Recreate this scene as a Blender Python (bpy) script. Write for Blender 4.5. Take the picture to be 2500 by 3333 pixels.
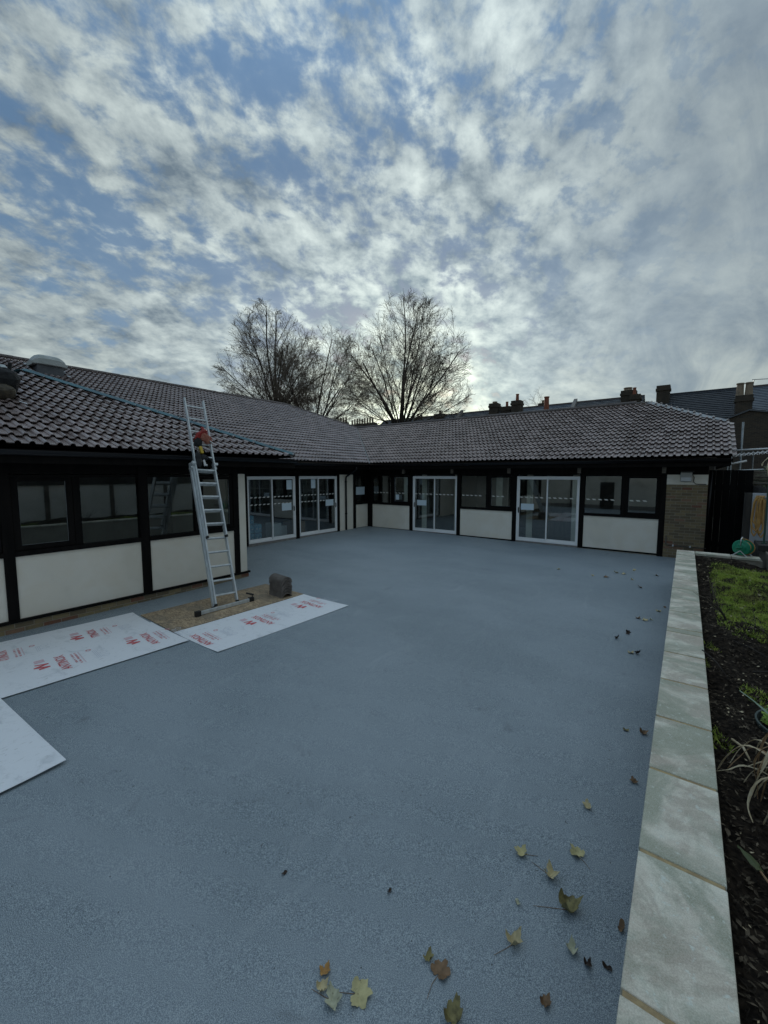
import bpy, bmesh, math, random
from mathutils import Vector, Matrix, Quaternion
R = math.radians
random.seed(7)
scene = bpy.context.scene
for o in list(bpy.data.objects):
    bpy.data.objects.remove(o)
COL = scene.collection

# ------------------------------------------------------------------ camera
CAM = Vector((0, 0, 2.5))
cd = bpy.data.cameras.new('camera'); cam = bpy.data.objects.new('camera', cd); COL.objects.link(cam)
cam.location = CAM; cam.rotation_euler = (R(90 - 5.154), 0, R(37.0175))
cd.sensor_fit = 'AUTO'; cd.sensor_width = 36; cd.lens = 14.546
cd.clip_start = 0.05; cd.clip_end = 3000
scene.camera = cam

# ------------------------------------------------------------------ sky, sun, exposure
SUN_DIR = Vector((-0.561, 0.818, 0.126)).normalized()
scene.view_settings.view_transform = 'Standard'; scene.view_settings.look = 'None'
scene.view_settings.gamma = 1; scene.view_settings.use_curve_mapping = False
scene.view_settings.exposure = 1.42

def N(nt, typ, **kw):
    n = nt.nodes.new(typ)
    for k, v in kw.items():
        if k in ('op', 'operation'): n.operation = v
        else: setattr(n, k, v)
    return n
def L(nt, a, b): nt.links.new(a, b)
def math_node(nt, op, a, b=None, c=None, clamp=False):
    n = nt.nodes.new('ShaderNodeMath'); n.operation = op; n.use_clamp = clamp
    for i, v in enumerate((a, b, c)):
        if v is None: continue
        if isinstance(v, (int, float)): n.inputs[i].default_value = v
        else: L(nt, v, n.inputs[i])
    return n.outputs[0]
def mixc(nt, fac, a, b, blend='MIX'):
    n = nt.nodes.new('ShaderNodeMix'); n.data_type = 'RGBA'; n.blend_type = blend
    for sock, v in ((n.inputs[0], fac), (n.inputs[6], a), (n.inputs[7], b)):
        if isinstance(v, (int, float)): sock.default_value = v
        elif isinstance(v, tuple): sock.default_value = (*v[:3], 1)
        else: L(nt, v, sock)
    return n.outputs[2]
def ramp(nt, fac, lo, hi, smooth=True):
    n = nt.nodes.new('ShaderNodeMapRange'); n.interpolation_type = 'SMOOTHSTEP' if smooth else 'LINEAR'
    L(nt, fac, n.inputs[0]); n.inputs[1].default_value = lo; n.inputs[2].default_value = hi
    return n.outputs[0]
def noise(nt, vec, scale, detail=4, rough=0.55, dist=0.0):
    n = nt.nodes.new('ShaderNodeTexNoise'); n.inputs['Scale'].default_value = scale
    n.inputs['Detail'].default_value = detail; n.inputs['Roughness'].default_value = rough
    n.inputs['Distortion'].default_value = dist
    if vec is not None: L(nt, vec, n.inputs['Vector'])
    return n.outputs[0]

world = bpy.data.worlds.new('World'); scene.world = world; world.use_nodes = True
def build_world():
    nt = world.node_tree; nt.nodes.clear()
    out = N(nt, 'ShaderNodeOutputWorld'); bg = N(nt, 'ShaderNodeBackground'); L(nt, bg.outputs[0], out.inputs[0])
    bg.inputs[1].default_value = 0.1
    sky = N(nt, 'ShaderNodeTexSky', sky_type='NISHITA', sun_disc=False)
    sky.sun_elevation = R(7.25); sky.sun_rotation = R(-34.4); sky.air_density = 1.0; sky.dust_density = 0.6; sky.ozone_density = 1.0
    tc = N(nt, 'ShaderNodeTexCoord'); d = tc.outputs['Generated']
    sep = N(nt, 'ShaderNodeSeparateXYZ'); L(nt, d, sep.inputs[0])
    z = math_node(nt, 'MAXIMUM', sep.outputs[2], 0.0)
    den = math_node(nt, 'ADD', z, 0.34)
    # q: position on a flat cloud layer; u runs away from the viewer towards the sun, w across
    qx = math_node(nt, 'DIVIDE', sep.outputs[0], den); qy = math_node(nt, 'DIVIDE', sep.outputs[1], den)
    q = N(nt, 'ShaderNodeCombineXYZ'); L(nt, qx, q.inputs[0]); L(nt, qy, q.inputs[1])
    def layer(rot, sx, sy, loc):
        mp = N(nt, 'ShaderNodeMapping'); L(nt, q.outputs[0], mp.inputs[0])
        mp.inputs['Rotation'].default_value = (0, 0, R(rot)); mp.inputs['Scale'].default_value = (sx, sy, 1); mp.inputs['Location'].default_value = (*loc, 0)
        return mp.outputs[0]
    v = layer(-37, 1.0, 0.85, (5.3, 2.2)); v2 = layer(15, 1.9, 0.9, (1.3, 7.7))
    big = noise(nt, v, 3.0, 3, 0.5, 0.3)
    puff = noise(nt, v, 13.0, 8, 0.58, 0.2)
    fine = noise(nt, v, 32.0, 5, 0.6, 0.1)
    wisp = noise(nt, v2, 2.2, 8, 0.62, 0.8)
    side = math_node(nt, 'ADD', math_node(nt, 'MULTIPLY', sep.outputs[0], 0.80), math_node(nt, 'MULTIPLY', sep.outputs[1], 0.60))
    veil = ramp(nt, side, 0.10, 0.60)
    low = ramp(nt, z, 0.42, 0.06)
    dens = math_node(nt, 'ADD', math_node(nt, 'MULTIPLY', big, 0.42), math_node(nt, 'ADD', math_node(nt, 'MULTIPLY', puff, 0.66), math_node(nt, 'MULTIPLY', fine, 0.20)))
    dens = math_node(nt, 'ADD', dens, math_node(nt, 'MULTIPLY', low, 0.10))
    dens = math_node(nt, 'ADD', dens, math_node(nt, 'MULTIPLY', side, 0.07))
    sh = math_node(nt, 'ADD', math_node(nt, 'MULTIPLY', noise(nt, v, 7.4, 8, 0.60, 0.2), 0.60), math_node(nt, 'ADD', math_node(nt, 'MULTIPLY', puff, 0.28), math_node(nt, 'MULTIPLY', fine, 0.10)))
    body = mixc(nt, ramp(nt, sh, 0.395, 0.615, False), (0.78, 1.06, 1.32), (3.15, 3.58, 3.50))
    mask = ramp(nt, dens, 0.515, 0.68)
    veilc = mixc(nt, ramp(nt, wisp, 0.35, 0.68), (1.22, 1.55, 1.84), (1.95, 2.30, 2.42))
    cloud = mixc(nt, math_node(nt, 'MULTIPLY', veil, 0.85), body, veilc)
    lowc = mixc(nt, ramp(nt, wisp, 0.38, 0.64), (1.35, 1.68, 1.80), (3.0, 3.3, 2.95))
    cloud = mixc(nt, math_node(nt, 'MULTIPLY', ramp(nt, z, 0.34, 0.10), 0.45), cloud, lowc)
    # brightness round the sun, seen through the cloud
    dot = N(nt, 'ShaderNodeVectorMath', operation='DOT_PRODUCT'); L(nt, d, dot.inputs[0]); dot.inputs[1].default_value = SUN_DIR
    dp = math_node(nt, 'MAXIMUM', dot.outputs[1], 0.0)
    g1 = math_node(nt, 'POWER', dp, 4.0); g2 = math_node(nt, 'POWER', dp, 38.0); g3 = math_node(nt, 'POWER', dp, 2500.0)
    glow = math_node(nt, 'ADD', math_node(nt, 'MULTIPLY', g1, 0.58), math_node(nt, 'ADD', math_node(nt, 'MULTIPLY', g2, 1.25), math_node(nt, 'MULTIPLY', g3, 2.6)))
    glow1 = math_node(nt, 'ADD', glow, 0.70)
    gm = N(nt, 'ShaderNodeVectorMath', operation='SCALE'); L(nt, cloud, gm.inputs[0]); L(nt, glow1, gm.inputs[3])
    warm = mixc(nt, math_node(nt, 'MULTIPLY', g2, 0.8, clamp=True), (1, 1, 1), (1.15, 1.05, 0.78))
    cl = mixc(nt, 1.0, gm.outputs[0], warm, 'MULTIPLY')
    # clear gaps: the Nishita sky, seen through thin high haze
    blue = mixc(nt, 0.75, sky.outputs[0], (0.34, 0.76, 1.45))
    cover = math_node(nt, 'MAXIMUM', mask, math_node(nt, 'MAXIMUM', math_node(nt, 'MULTIPLY', veil, 0.92), ramp(nt, z, 0.26, 0.10)))
    col = mixc(nt, math_node(nt, 'ADD', math_node(nt, 'MULTIPLY', cover, 0.90), 0.08), blue, cl)
    # sky raised towards the zenith to put more light on the ground
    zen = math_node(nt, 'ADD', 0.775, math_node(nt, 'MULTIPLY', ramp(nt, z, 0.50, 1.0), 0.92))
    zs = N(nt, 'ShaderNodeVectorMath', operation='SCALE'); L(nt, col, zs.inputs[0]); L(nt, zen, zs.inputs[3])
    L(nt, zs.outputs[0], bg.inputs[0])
build_world()
sd = bpy.data.lights.new('sun', 'SUN'); sun = bpy.data.objects.new('sun', sd); COL.objects.link(sun)
sd.energy = 1.2; sd.angle = R(11); sd.color = (1.0, 0.93, 0.82)
sun.rotation_euler = SUN_DIR.to_track_quat('Z', 'Y').to_euler(); sun.location = (-20, 30, 40)

# ------------------------------------------------------------------ materials
def newmat(name):
    m = bpy.data.materials.new(name); m.use_nodes = True
    nt = m.node_tree; b = nt.nodes['Principled BSDF']
    return m, nt, b
def pos(nt, scale=None):
    g = N(nt, 'ShaderNodeNewGeometry')
    if scale is None: return g.outputs['Position']
    mp = N(nt, 'ShaderNodeMapping'); L(nt, g.outputs['Position'], mp.inputs[0]); mp.inputs['Scale'].default_value = scale
    return mp.outputs[0]
def pm(name, c1, c2=None, scale=6, detail=5, rough=0.6, bump=0.0, bscale=60, metallic=0.0, stretch=None, lo=0.35, hi=0.65, spec=0.5, c3=None, scale3=1.0):
    m, nt, b = newmat(name)
    b.inputs['Roughness'].default_value = rough; b.inputs['Metallic'].default_value = metallic
    b.inputs['Specular IOR Level'].default_value = spec
    p = pos(nt, stretch)
    if c2 is None: b.inputs['Base Color'].default_value = (*c1, 1)
    else:
        col = mixc(nt, ramp(nt, noise(nt, p, scale, detail), lo, hi), c1, c2)
        if c3 is not None: col = mixc(nt, ramp(nt, noise(nt, p, scale3, 4), 0.52, 0.72), col, c3)
        L(nt, col, b.inputs['Base Color'])
    if bump:
        bn = N(nt, 'ShaderNodeBump'); bn.inputs['Strength'].default_value = bump; bn.inputs['Distance'].default_value = 0.01
        L(nt, noise(nt, p, bscale, 4), bn.inputs['Height']); L(nt, bn.outputs[0], b.inputs['Normal'])
    return m
M = {}
M['black'] = pm('black_timber', (0.0045, 0.004, 0.004), (0.009, 0.0075, 0.007), 9, 5, 0.65, 0.25, 40, stretch=(1, 1, 0.15), spec=0.12)
M['gutter'] = pm('black_plastic', (0.005, 0.005, 0.007), rough=0.36, spec=0.35)
M['cream'] = pm('cream_render', (0.86, 0.80, 0.69), (0.90, 0.855, 0.765), 2.2, 6, 0.85, 0.55, 140, spec=0.2, c3=(0.80, 0.745, 0.64), scale3=1.1)
M['white'] = pm('white_aluminium', (0.91, 0.91, 0.91), (0.86, 0.87, 0.88), 5, 4, 0.4)
M['grey_metal'] = pm('aluminium', (0.66, 0.70, 0.72), (0.52, 0.56, 0.58), 14, 6, 0.42, metallic=0.35, stretch=(1, 1, 0.2))
M['rubber'] = pm('black_rubber', (0.012, 0.012, 0.013), rough=0.6)
M['paper'] = pm('paper', (0.66, 0.78, 0.86), rough=0.6)
M['ink'] = pm('grey_ink', (0.25, 0.28, 0.32), rough=0.7)
M['dash'] = pm('white_film', (0.70, 0.70, 0.66), rough=0.5)
M['soil'] = pm('soil', (0.008, 0.006, 0.005), (0.035, 0.026, 0.019), 30, 9, 0.95, 1.0, 60, spec=0.12)
M['chip'] = pm('dead_leaf_litter', (0.018, 0.014, 0.011), (0.20, 0.16, 0.115), 14, 5, 0.9, spec=0.15, lo=0.42, hi=0.72)
M['ground'] = pm('ground', (0.06, 0.055, 0.045), (0.09, 0.08, 0.06), 0.6, 6, 0.95)
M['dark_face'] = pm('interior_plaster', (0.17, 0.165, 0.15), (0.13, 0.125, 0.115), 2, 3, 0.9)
M['in_floor'] = pm('interior_vinyl', (0.10, 0.12, 0.13), (0.14, 0.16, 0.17), 2, 3, 0.5)
M['underlay'] = pm('roof_underlay', (0.006, 0.0055, 0.0055), rough=0.9, spec=0.1)
M['teal'] = pm('teal_membrane', (0.008, 0.065, 0.095), (0.018, 0.12, 0.155), 3, 5, 0.5, 0.4, 20)
M['lead'] = pm('lead', (0.24, 0.26, 0.28), (0.36, 0.39, 0.41), 7, 5, 0.5, 0.3, 30)
M['mortar'] = pm('grey_mortar', (0.30, 0.28, 0.26), (0.22, 0.21, 0.20), 14, 6, 0.95, 0.6, 60)
M['ridge'] = pm('ridge_tile', (0.075, 0.058, 0.054), (0.11, 0.088, 0.082), 5, 6, 0.6, 0.4, 90)
M['stack_tile'] = pm('concrete_ridge_tile', (0.125, 0.108, 0.096), (0.17, 0.148, 0.132), 9, 6, 0.85, 0.5, 120)
M['vent'] = pm('grey_fibreglass', (0.42, 0.45, 0.45), (0.33, 0.37, 0.36), 3, 6, 0.55, 0.15, 30)
M['slate'] = pm('slate', (0.055, 0.062, 0.075), (0.10, 0.108, 0.12), 1.5, 7, 0.5, 0.3, 20)
M['slate_blue'] = pm('slate_blue', (0.085, 0.105, 0.135), (0.13, 0.155, 0.19), 1.3, 7, 0.45, 0.3, 20)
M['dark_tile'] = pm('dark_roof_tile', (0.016, 0.022, 0.032), (0.032, 0.040, 0.052), 2.5, 7, 0.6, 0.4, 30)
M['pot'] = pm('clay_chimney_pot', (0.30, 0.10, 0.055), (0.22, 0.075, 0.045), 4, 4, 0.8)
M['pot_buff'] = pm('buff_chimney_pot', (0.30, 0.23, 0.16), (0.22, 0.17, 0.12), 4, 4, 0.8)
M['bark'] = pm('bark', (0.020, 0.016, 0.013), (0.040, 0.032, 0.026), 4, 5, 0.9, 0.5, 20)
M['twig'] = pm('twigs', (0.13, 0.108, 0.085), (0.17, 0.14, 0.11), 2, 3, 0.9)
M['dull_leaf'] = pm('withered_leaf', (0.05, 0.045, 0.02), (0.08, 0.075, 0.03), 3, 3, 0.8)
M['green_leaf'] = pm('evergreen_leaf', (0.045, 0.065, 0.02), (0.09, 0.10, 0.03), 3, 3, 0.6)
M['grass'] = pm('moss_grass', (0.24, 0.34, 0.045), (0.46, 0.54, 0.10), 7, 5, 0.8, c3=(0.27, 0.25, 0.09), scale3=2.0)
M['straw'] = pm('dry_straw', (0.42, 0.33, 0.20), (0.55, 0.47, 0.32), 18, 5, 0.75)
M['straw_brown'] = pm('brown_dry_leaf', (0.22, 0.13, 0.065), (0.33, 0.22, 0.12), 18, 5, 0.8)
M['strap_green'] = pm('strap_leaf', (0.16, 0.24, 0.17), (0.22, 0.30, 0.22), 8, 4, 0.5)
M['hose'] = pm('ochre_hose', (0.52, 0.30, 0.09), (0.42, 0.23, 0.07), 9, 3, 0.5)
M['reel'] = pm('green_plastic', (0.010, 0.22, 0.12), (0.016, 0.28, 0.16), 6, 3, 0.35)
M['galv'] = pm('galvanised_tube', (0.30, 0.32, 0.33), (0.20, 0.22, 0.22), 8, 5, 0.5, metallic=0.5)
M['old_wood'] = pm('weathered_board', (0.10, 0.085, 0.07), (0.17, 0.15, 0.125), 5, 6, 0.9, 0.5, 40, stretch=(1, 0.2, 1))
M['fence'] = pm('dark_fence_timber', (0.03, 0.028, 0.026), (0.055, 0.05, 0.045), 5, 6, 0.9, 0.4, 40, stretch=(1, 1, 0.15))
M['grey_board'] = pm('grey_board', (0.42, 0.45, 0.49), (0.36, 0.39, 0.43), 3, 5, 0.7)
M['green_post'] = pm('green_metal', (0.035, 0.075, 0.055), rough=0.5)
M['red'] = pm('red_tool_case', (0.34, 0.022, 0.018), (0.24, 0.018, 0.014), 14, 4, 0.5)
M['pale_red'] = pm('dusty_red', (0.40, 0.17, 0.12), (0.30, 0.09, 0.06), 20, 5, 0.8)
M['yellow'] = pm('yellow_plastic', (0.52, 0.36, 0.03), rough=0.4)
M['steel'] = pm('bright_steel', (0.55, 0.56, 0.57), rough=0.3, metallic=0.9)
M['charcoal'] = pm('charcoal_cloth', (0.010, 0.011, 0.013), (0.022, 0.024, 0.026), 14, 5, 0.85, 0.4, 60)
M['tan'] = pm('tan_leather', (0.085, 0.07, 0.045), (0.05, 0.042, 0.032), 12, 5, 0.7)
M['cardboard'] = pm('cardboard', (0.30, 0.20, 0.11), (0.26, 0.17, 0.10), 3, 3, 0.85)
M['white_box'] = pm('white_carton', (0.62, 0.64, 0.66), rough=0.6)
M['blue_wrap'] = pm('blue_wrap', (0.10, 0.30, 0.48), (0.22, 0.50, 0.66), 9, 4, 0.4)
M['white_wall'] = pm('off_white_render', (0.82, 0.79, 0.71), (0.72, 0.69, 0.61), 1.1, 7, 0.9, 0.3, 60, c3=(0.48, 0.45, 0.38), scale3=0.7)
M['hedge'] = pm('hedge_leaf', (0.03, 0.05, 0.02), (0.07, 0.09, 0.035), 3, 3, 0.7)
M['meter'] = pm('grey_plastic_box', (0.40, 0.40, 0.38), rough=0.5)
M['red_print'] = pm('red_print', (0.66, 0.085, 0.10), (0.66, 0.17, 0.19), 40, 3, 0.5)
M['faded_print'] = pm('worn_red_print', (0.70, 0.22, 0.25), (0.72, 0.45, 0.48), 60, 3, 0.5)
M['pink_print'] = pm('faded_red_print', (0.74, 0.50, 0.55), (0.78, 0.62, 0.67), 60, 3, 0.5)
M['grey_print'] = pm('faint_grey_print', (0.66, 0.69, 0.76), rough=0.5)

def mat_roof_tile():
    m, nt, b = newmat('concrete_roof_tile')
    oi = N(nt, 'ShaderNodeObjectInfo'); g = N(nt, 'ShaderNodeNewGeometry')
    rnd = math_node(nt, 'FRACT', math_node(nt, 'ADD', oi.outputs['Random'], g.outputs['Random Per Island']))
    n1 = ramp(nt, noise(nt, g.outputs['Position'], 14, 6), 0.35, 0.65)
    c = mixc(nt, rnd, (0.175, 0.130, 0.122), (0.36, 0.285, 0.275))
    c = mixc(nt, math_node(nt, 'MULTIPLY', n1, 0.45), c, (0.40, 0.35, 0.335))
    L(nt, c, b.inputs['Base Color'])
    rr = math_node(nt, 'ADD', 0.20, math_node(nt, 'MULTIPLY', rnd, 0.14)); L(nt, rr, b.inputs['Roughness'])
    b.inputs['Specular IOR Level'].default_value = 1.0
    bn = N(nt, 'ShaderNodeBump'); bn.inputs['Strength'].default_value = 0.2; bn.inputs['Distance'].default_value = 0.004
    L(nt, noise(nt, g.outputs['Position'], 130, 3), bn.inputs['Height']); L(nt, bn.outputs[0], b.inputs['Normal'])
    return m
M['tile'] = mat_roof_tile()
M['shade_black'] = pm('passage_shade_black', (0.004, 0.004, 0.0042), (0.008, 0.008, 0.008), 6, 5, 0.8, 0.3, 40, stretch=(1, 1, 0.15), spec=0.1)  # black that stands in for the deep shade of the passage
def mat_court():
    m, nt, b = newmat('resin_court')
    p = pos(nt)
    sp = ramp(nt, noise(nt, p, 240, 2, 0.75), 0.40, 0.62)
    sp2 = ramp(nt, noise(nt, p, 110, 3, 0.7), 0.36, 0.64)
    patch = ramp(nt, noise(nt, pos(nt, (0.55, 1.0, 1.0)), 0.9, 5, 0.6), 0.34, 0.68)
    c = mixc(nt, sp, (0.058, 0.086, 0.113), (0.48, 0.55, 0.585))
    c = mixc(nt, math_node(nt, 'MULTIPLY', sp2, 0.30), c, (0.125, 0.165, 0.215))
    c = mixc(nt, math_node(nt, 'MULTIPLY', patch, 0.38), c, (0.36, 0.41, 0.455))
    drag = ramp(nt, noise(nt, pos(nt, (2.2, 0.5, 1.0)), 1.6, 6, 0.62, 1.5), 0.55, 0.72)
    c = mixc(nt, math_node(nt, 'MULTIPLY', drag, 0.16), c, (0.46, 0.50, 0.53))
    dirt = ramp(nt, noise(nt, p, 3.4, 7, 0.7, 0.6), 0.60, 0.74)
    c = mixc(nt, math_node(nt, 'MULTIPLY', dirt, 0.36), c, (0.085, 0.095, 0.105))
    fleck = ramp(nt, noise(nt, p, 38, 2, 0.5), 0.735, 0.76)
    c = mixc(nt, math_node(nt, 'MULTIPLY', fleck, 0.8), c, (0.02, 0.02, 0.02))
    L(nt, c, b.inputs['Base Color'])
    b.inputs['Roughness'].default_value = 0.56; b.inputs['Specular IOR Level'].default_value = 0.55
    bn = N(nt, 'ShaderNodeBump'); bn.inputs['Strength'].default_value = 0.45; bn.inputs['Distance'].default_value = 0.004
    L(nt, noise(nt, p, 240, 3, 0.7), bn.inputs['Height']); L(nt, bn.outputs[0], b.inputs['Normal'])
    return m
M['court'] = mat_court()
def mat_stone():
    m, nt, b = newmat('sandstone_coping')
    oi = N(nt, 'ShaderNodeObjectInfo'); p = pos(nt)
    va = N(nt, 'ShaderNodeVectorMath', operation='ADD'); L(nt, p, va.inputs[0])
    cx = N(nt, 'ShaderNodeCombineXYZ'); L(nt, math_node(nt, 'MULTIPLY', oi.outputs['Random'], 37.0), cx.inputs[2]); L(nt, cx.outputs[0], va.inputs[1])
    v = va.outputs[0]
    mp = N(nt, 'ShaderNodeMapping'); L(nt, v, mp.inputs[0]); mp.inputs['Scale'].default_value = (0.6, 1.5, 1); mp.inputs['Rotation'].default_value = (0, 0, 0.5)
    c = mixc(nt, ramp(nt, noise(nt, mp.outputs[0], 4.2, 7, 0.62, 0.6), 0.36, 0.66), (0.88, 0.83, 0.69), (0.70, 0.62, 0.50))
    c = mixc(nt, math_node(nt, 'MULTIPLY', ramp(nt, noise(nt, v, 3.6, 6, 0.65, 0.5), 0.46, 0.58), 0.6), c, (0.42, 0.34, 0.26))
    c = mixc(nt, math_node(nt, 'MULTIPLY', ramp(nt, noise(nt, v, 2.1, 6, 0.65, 0.8), 0.41, 0.58), 0.78), c, (0.33, 0.35, 0.25))
    c = mixc(nt, math_node(nt, 'MULTIPLY', ramp(nt, noise(nt, v, 30, 6, 0.7), 0.58, 0.68), 0.7), c, (0.80, 0.85, 0.78))
    gr = ramp(nt, noise(nt, v, 220, 2), 0.3, 0.7)
    c = mixc(nt, 0.20, c, mixc(nt, gr, (0.1, 0.1, 0.1), (0.8, 0.8, 0.78)))
    L(nt, c, b.inputs['Base Color']); b.inputs['Roughness'].default_value = 0.8; b.inputs['Specular IOR Level'].default_value = 0.3
    bn = N(nt, 'ShaderNodeBump'); bn.inputs['Strength'].default_value = 0.35; bn.inputs['Distance'].default_value = 0.006
    L(nt, noise(nt, mp.outputs[0], 18, 6), bn.inputs['Height']); L(nt, bn.outputs[0], b.inputs['Normal'])
    return m
M['stone'] = mat_stone()
M['sand_mortar'] = pm('sand_mortar', (0.50, 0.38, 0.20), (0.34, 0.25, 0.14), 20, 5, 0.95, 0.5, 90)
def mat_brick():
    m, nt, b = newmat('stock_brick')
    oi = N(nt, 'ShaderNodeObjectInfo'); g = N(nt, 'ShaderNodeNewGeometry')
    cr = N(nt, 'ShaderNodeValToRGB'); L(nt, oi.outputs['Random'], cr.inputs[0]); e = cr.color_ramp; e.interpolation = 'CONSTANT'
    e.elements[0].color = (0.25, 0.19, 0.105, 1); e.elements[1].position = 0.35; e.elements[1].color = (0.17, 0.13, 0.08, 1)
    for pp, cc in ((0.6, (0.29, 0.225, 0.12, 1)), (0.82, (0.22, 0.095, 0.06, 1)), (0.92, (0.29, 0.17, 0.11, 1))):
        k = e.elements.new(pp); k.color = cc
    n1 = ramp(nt, noise(nt, g.outputs['Position'], 16, 6), 0.35, 0.7)
    L(nt, mixc(nt, math_node(nt, 'MULTIPLY', n1, 0.55), cr.outputs[0], (0.17, 0.14, 0.10)), b.inputs['Base Color'])
    b.inputs['Roughness'].default_value = 0.9
    bn = N(nt, 'ShaderNodeBump'); bn.inputs['Strength'].default_value = 0.5; bn.inputs['Distance'].default_value = 0.005
    L(nt, noise(nt, g.outputs['Position'], 70, 4), bn.inputs['Height']); L(nt, bn.outputs[0], b.inputs['Normal'])
    return m
M['brick'] = mat_brick()
M['pointing'] = pm('brick_pointing', (0.29, 0.26, 0.205), (0.36, 0.33, 0.27), 20, 4, 0.95)
def mat_far_brick():
    m, nt, b = newmat('far_brick')
    p = pos(nt); sp = N(nt, 'ShaderNodeSeparateXYZ'); L(nt, p, sp.inputs[0])
    c = N(nt, 'ShaderNodeCombineXYZ'); L(nt, math_node(nt, 'ADD', sp.outputs[0], sp.outputs[1]), c.inputs[0]); L(nt, sp.outputs[2], c.inputs[1])
    bt = N(nt, 'ShaderNodeTexBrick'); L(nt, c.outputs[0], bt.inputs['Vector']); bt.inputs['Scale'].default_value = 1.0
    bt.inputs['Brick Width'].default_value = 0.225; bt.inputs['Row Height'].default_value = 0.075; bt.inputs['Mortar Size'].default_value = 0.008
    bt.inputs['Color1'].default_value = (0.075, 0.055, 0.037, 1); bt.inputs['Color2'].default_value = (0.04, 0.033, 0.026, 1); bt.inputs['Mortar'].default_value = (0.09, 0.08, 0.065, 1)
    L(nt, mixc(nt, math_node(nt, 'MULTIPLY', ramp(nt, noise(nt, p, 1.2, 6), 0.4, 0.7), 0.5), bt.outputs[0], (0.03, 0.027, 0.022)), b.inputs['Base Color'])
    b.inputs['Roughness'].default_value = 0.95
    return m
M['far_brick'] = mat_far_brick()
def mat_osb():
    m, nt, b = newmat('strand_board')
    p = pos(nt, (1.0, 2.2, 1))
    vo = N(nt, 'ShaderNodeTexVoronoi'); vo.inputs['Scale'].default_value = 26
    mix = N(nt, 'ShaderNodeVectorMath', operation='ADD'); L(nt, p, mix.inputs[0])
    ns = N(nt, 'ShaderNodeTexNoise'); ns.inputs['Scale'].default_value = 9; L(nt, p, ns.inputs['Vector'])
    sc = N(nt, 'ShaderNodeVectorMath', operation='SCALE'); L(nt, ns.outputs['Color'], sc.inputs[0]); sc.inputs[3].default_value = 0.16; L(nt, sc.outputs[0], mix.inputs[1])
    L(nt, mix.outputs[0], vo.inputs['Vector'])
    s = N(nt, 'ShaderNodeSeparateColor'); L(nt, vo.outputs['Color'], s.inputs[0])
    c = mixc(nt, s.outputs[0], (0.22, 0.155, 0.095), (0.56, 0.42, 0.27))
    c = mixc(nt, math_node(nt, 'MULTIPLY', ramp(nt, noise(nt, pos(nt), 2.2, 7, 0.65), 0.40, 0.62), 0.6), c, (0.19, 0.165, 0.13))
    L(nt, c, b.inputs['Base Color']); b.inputs['Roughness'].default_value = 0.85
    return m
M['osb'] = mat_osb()
def mat_sheet():
    m, nt, b = newmat('corrugated_plastic_sheet')
    p = pos(nt)
    c = mixc(nt, math_node(nt, 'MULTIPLY', ramp(nt, noise(nt, pos(nt, (1, 1.8, 1)), 3.0, 8, 0.65, 1.2), 0.52, 0.74), 0.55), (0.88, 0.90, 0.94), (0.55, 0.58, 0.62))
    c = mixc(nt, math_node(nt, 'MULTIPLY', ramp(nt, noise(nt, pos(nt, (2.5, 1, 1)), 7.0, 7, 0.7, 2.0), 0.58, 0.68), 0.5), c, (0.40, 0.40, 0.40))
    L(nt, c, b.inputs['Base Color']); b.inputs['Roughness'].default_value = 0.42
    bn = N(nt, 'ShaderNodeBump'); bn.inputs['Strength'].default_value = 0.12; bn.inputs['Distance'].default_value = 0.01
    L(nt, noise(nt, p, 2.0, 3), bn.inputs['Height']); L(nt, bn.outputs[0], b.inputs['Normal'])
    return m
M['sheet'] = mat_sheet()
def mat_glass():
    m = bpy.data.materials.new('window_glass'); m.use_nodes = True; nt = m.node_tree; nt.nodes.clear()
    out = N(nt, 'ShaderNodeOutputMaterial'); mx = N(nt, 'ShaderNodeMixShader'); fr = N(nt, 'ShaderNodeFresnel'); fr.inputs[0].default_value = 2.5
    tr = N(nt, 'ShaderNodeBsdfTransparent'); tr.inputs[0].default_value = (0.84, 0.88, 0.88, 1)
    gl = N(nt, 'ShaderNodeBsdfGlossy'); gl.inputs['Roughness'].default_value = 0.015; gl.inputs['Color'].default_value = (0.95, 1, 1, 1)
    gg = N(nt, 'ShaderNodeNewGeometry'); L(nt, math_node(nt, 'MULTIPLY', fr.outputs[0], math_node(nt, 'SUBTRACT', 1.0, gg.outputs['Backfacing'])), mx.inputs[0]); L(nt, tr.outputs[0], mx.inputs[1]); L(nt, gl.outputs[0], mx.inputs[2]); L(nt, mx.outputs[0], out.inputs[0])
    return m
M['glass'] = mat_glass()
def leafmat(name, a, b2, dark=(0.05, 0.04, 0.02)):
    m, nt, b = newmat(name); p = pos(nt)
    c = mixc(nt, ramp(nt, noise(nt, p, 30, 4), 0.35, 0.65), a, b2)
    c = mixc(nt, math_node(nt, 'MULTIPLY', ramp(nt, noise(nt, p, 45, 5), 0.60, 0.70), 0.7), c, dark)
    L(nt, c, b.inputs['Base Color']); b.inputs['Roughness'].default_value = 0.65
    return m
M['lf_yellow'] = leafmat('yellow_green_leaf', (0.58, 0.52, 0.27), (0.46, 0.41, 0.21))
M['lf_tan'] = leafmat('tan_leaf', (0.62, 0.53, 0.31), (0.48, 0.40, 0.23))
M['lf_pale'] = leafmat('pale_green_leaf', (0.52, 0.52, 0.38), (0.40, 0.40, 0.28))
M['lf_brown'] = leafmat('brown_leaf', (0.25, 0.15, 0.08), (0.17, 0.10, 0.05))
M['lf_dark'] = leafmat('dark_leaf', (0.03, 0.018, 0.012), (0.05, 0.028, 0.018))
M['lf_olive'] = leafmat('olive_leaf', (0.30, 0.26, 0.11), (0.17, 0.145, 0.065))
M['lf_orange'] = leafmat('orange_leaf', (0.50, 0.28, 0.08), (0.40, 0.22, 0.07))

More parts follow.
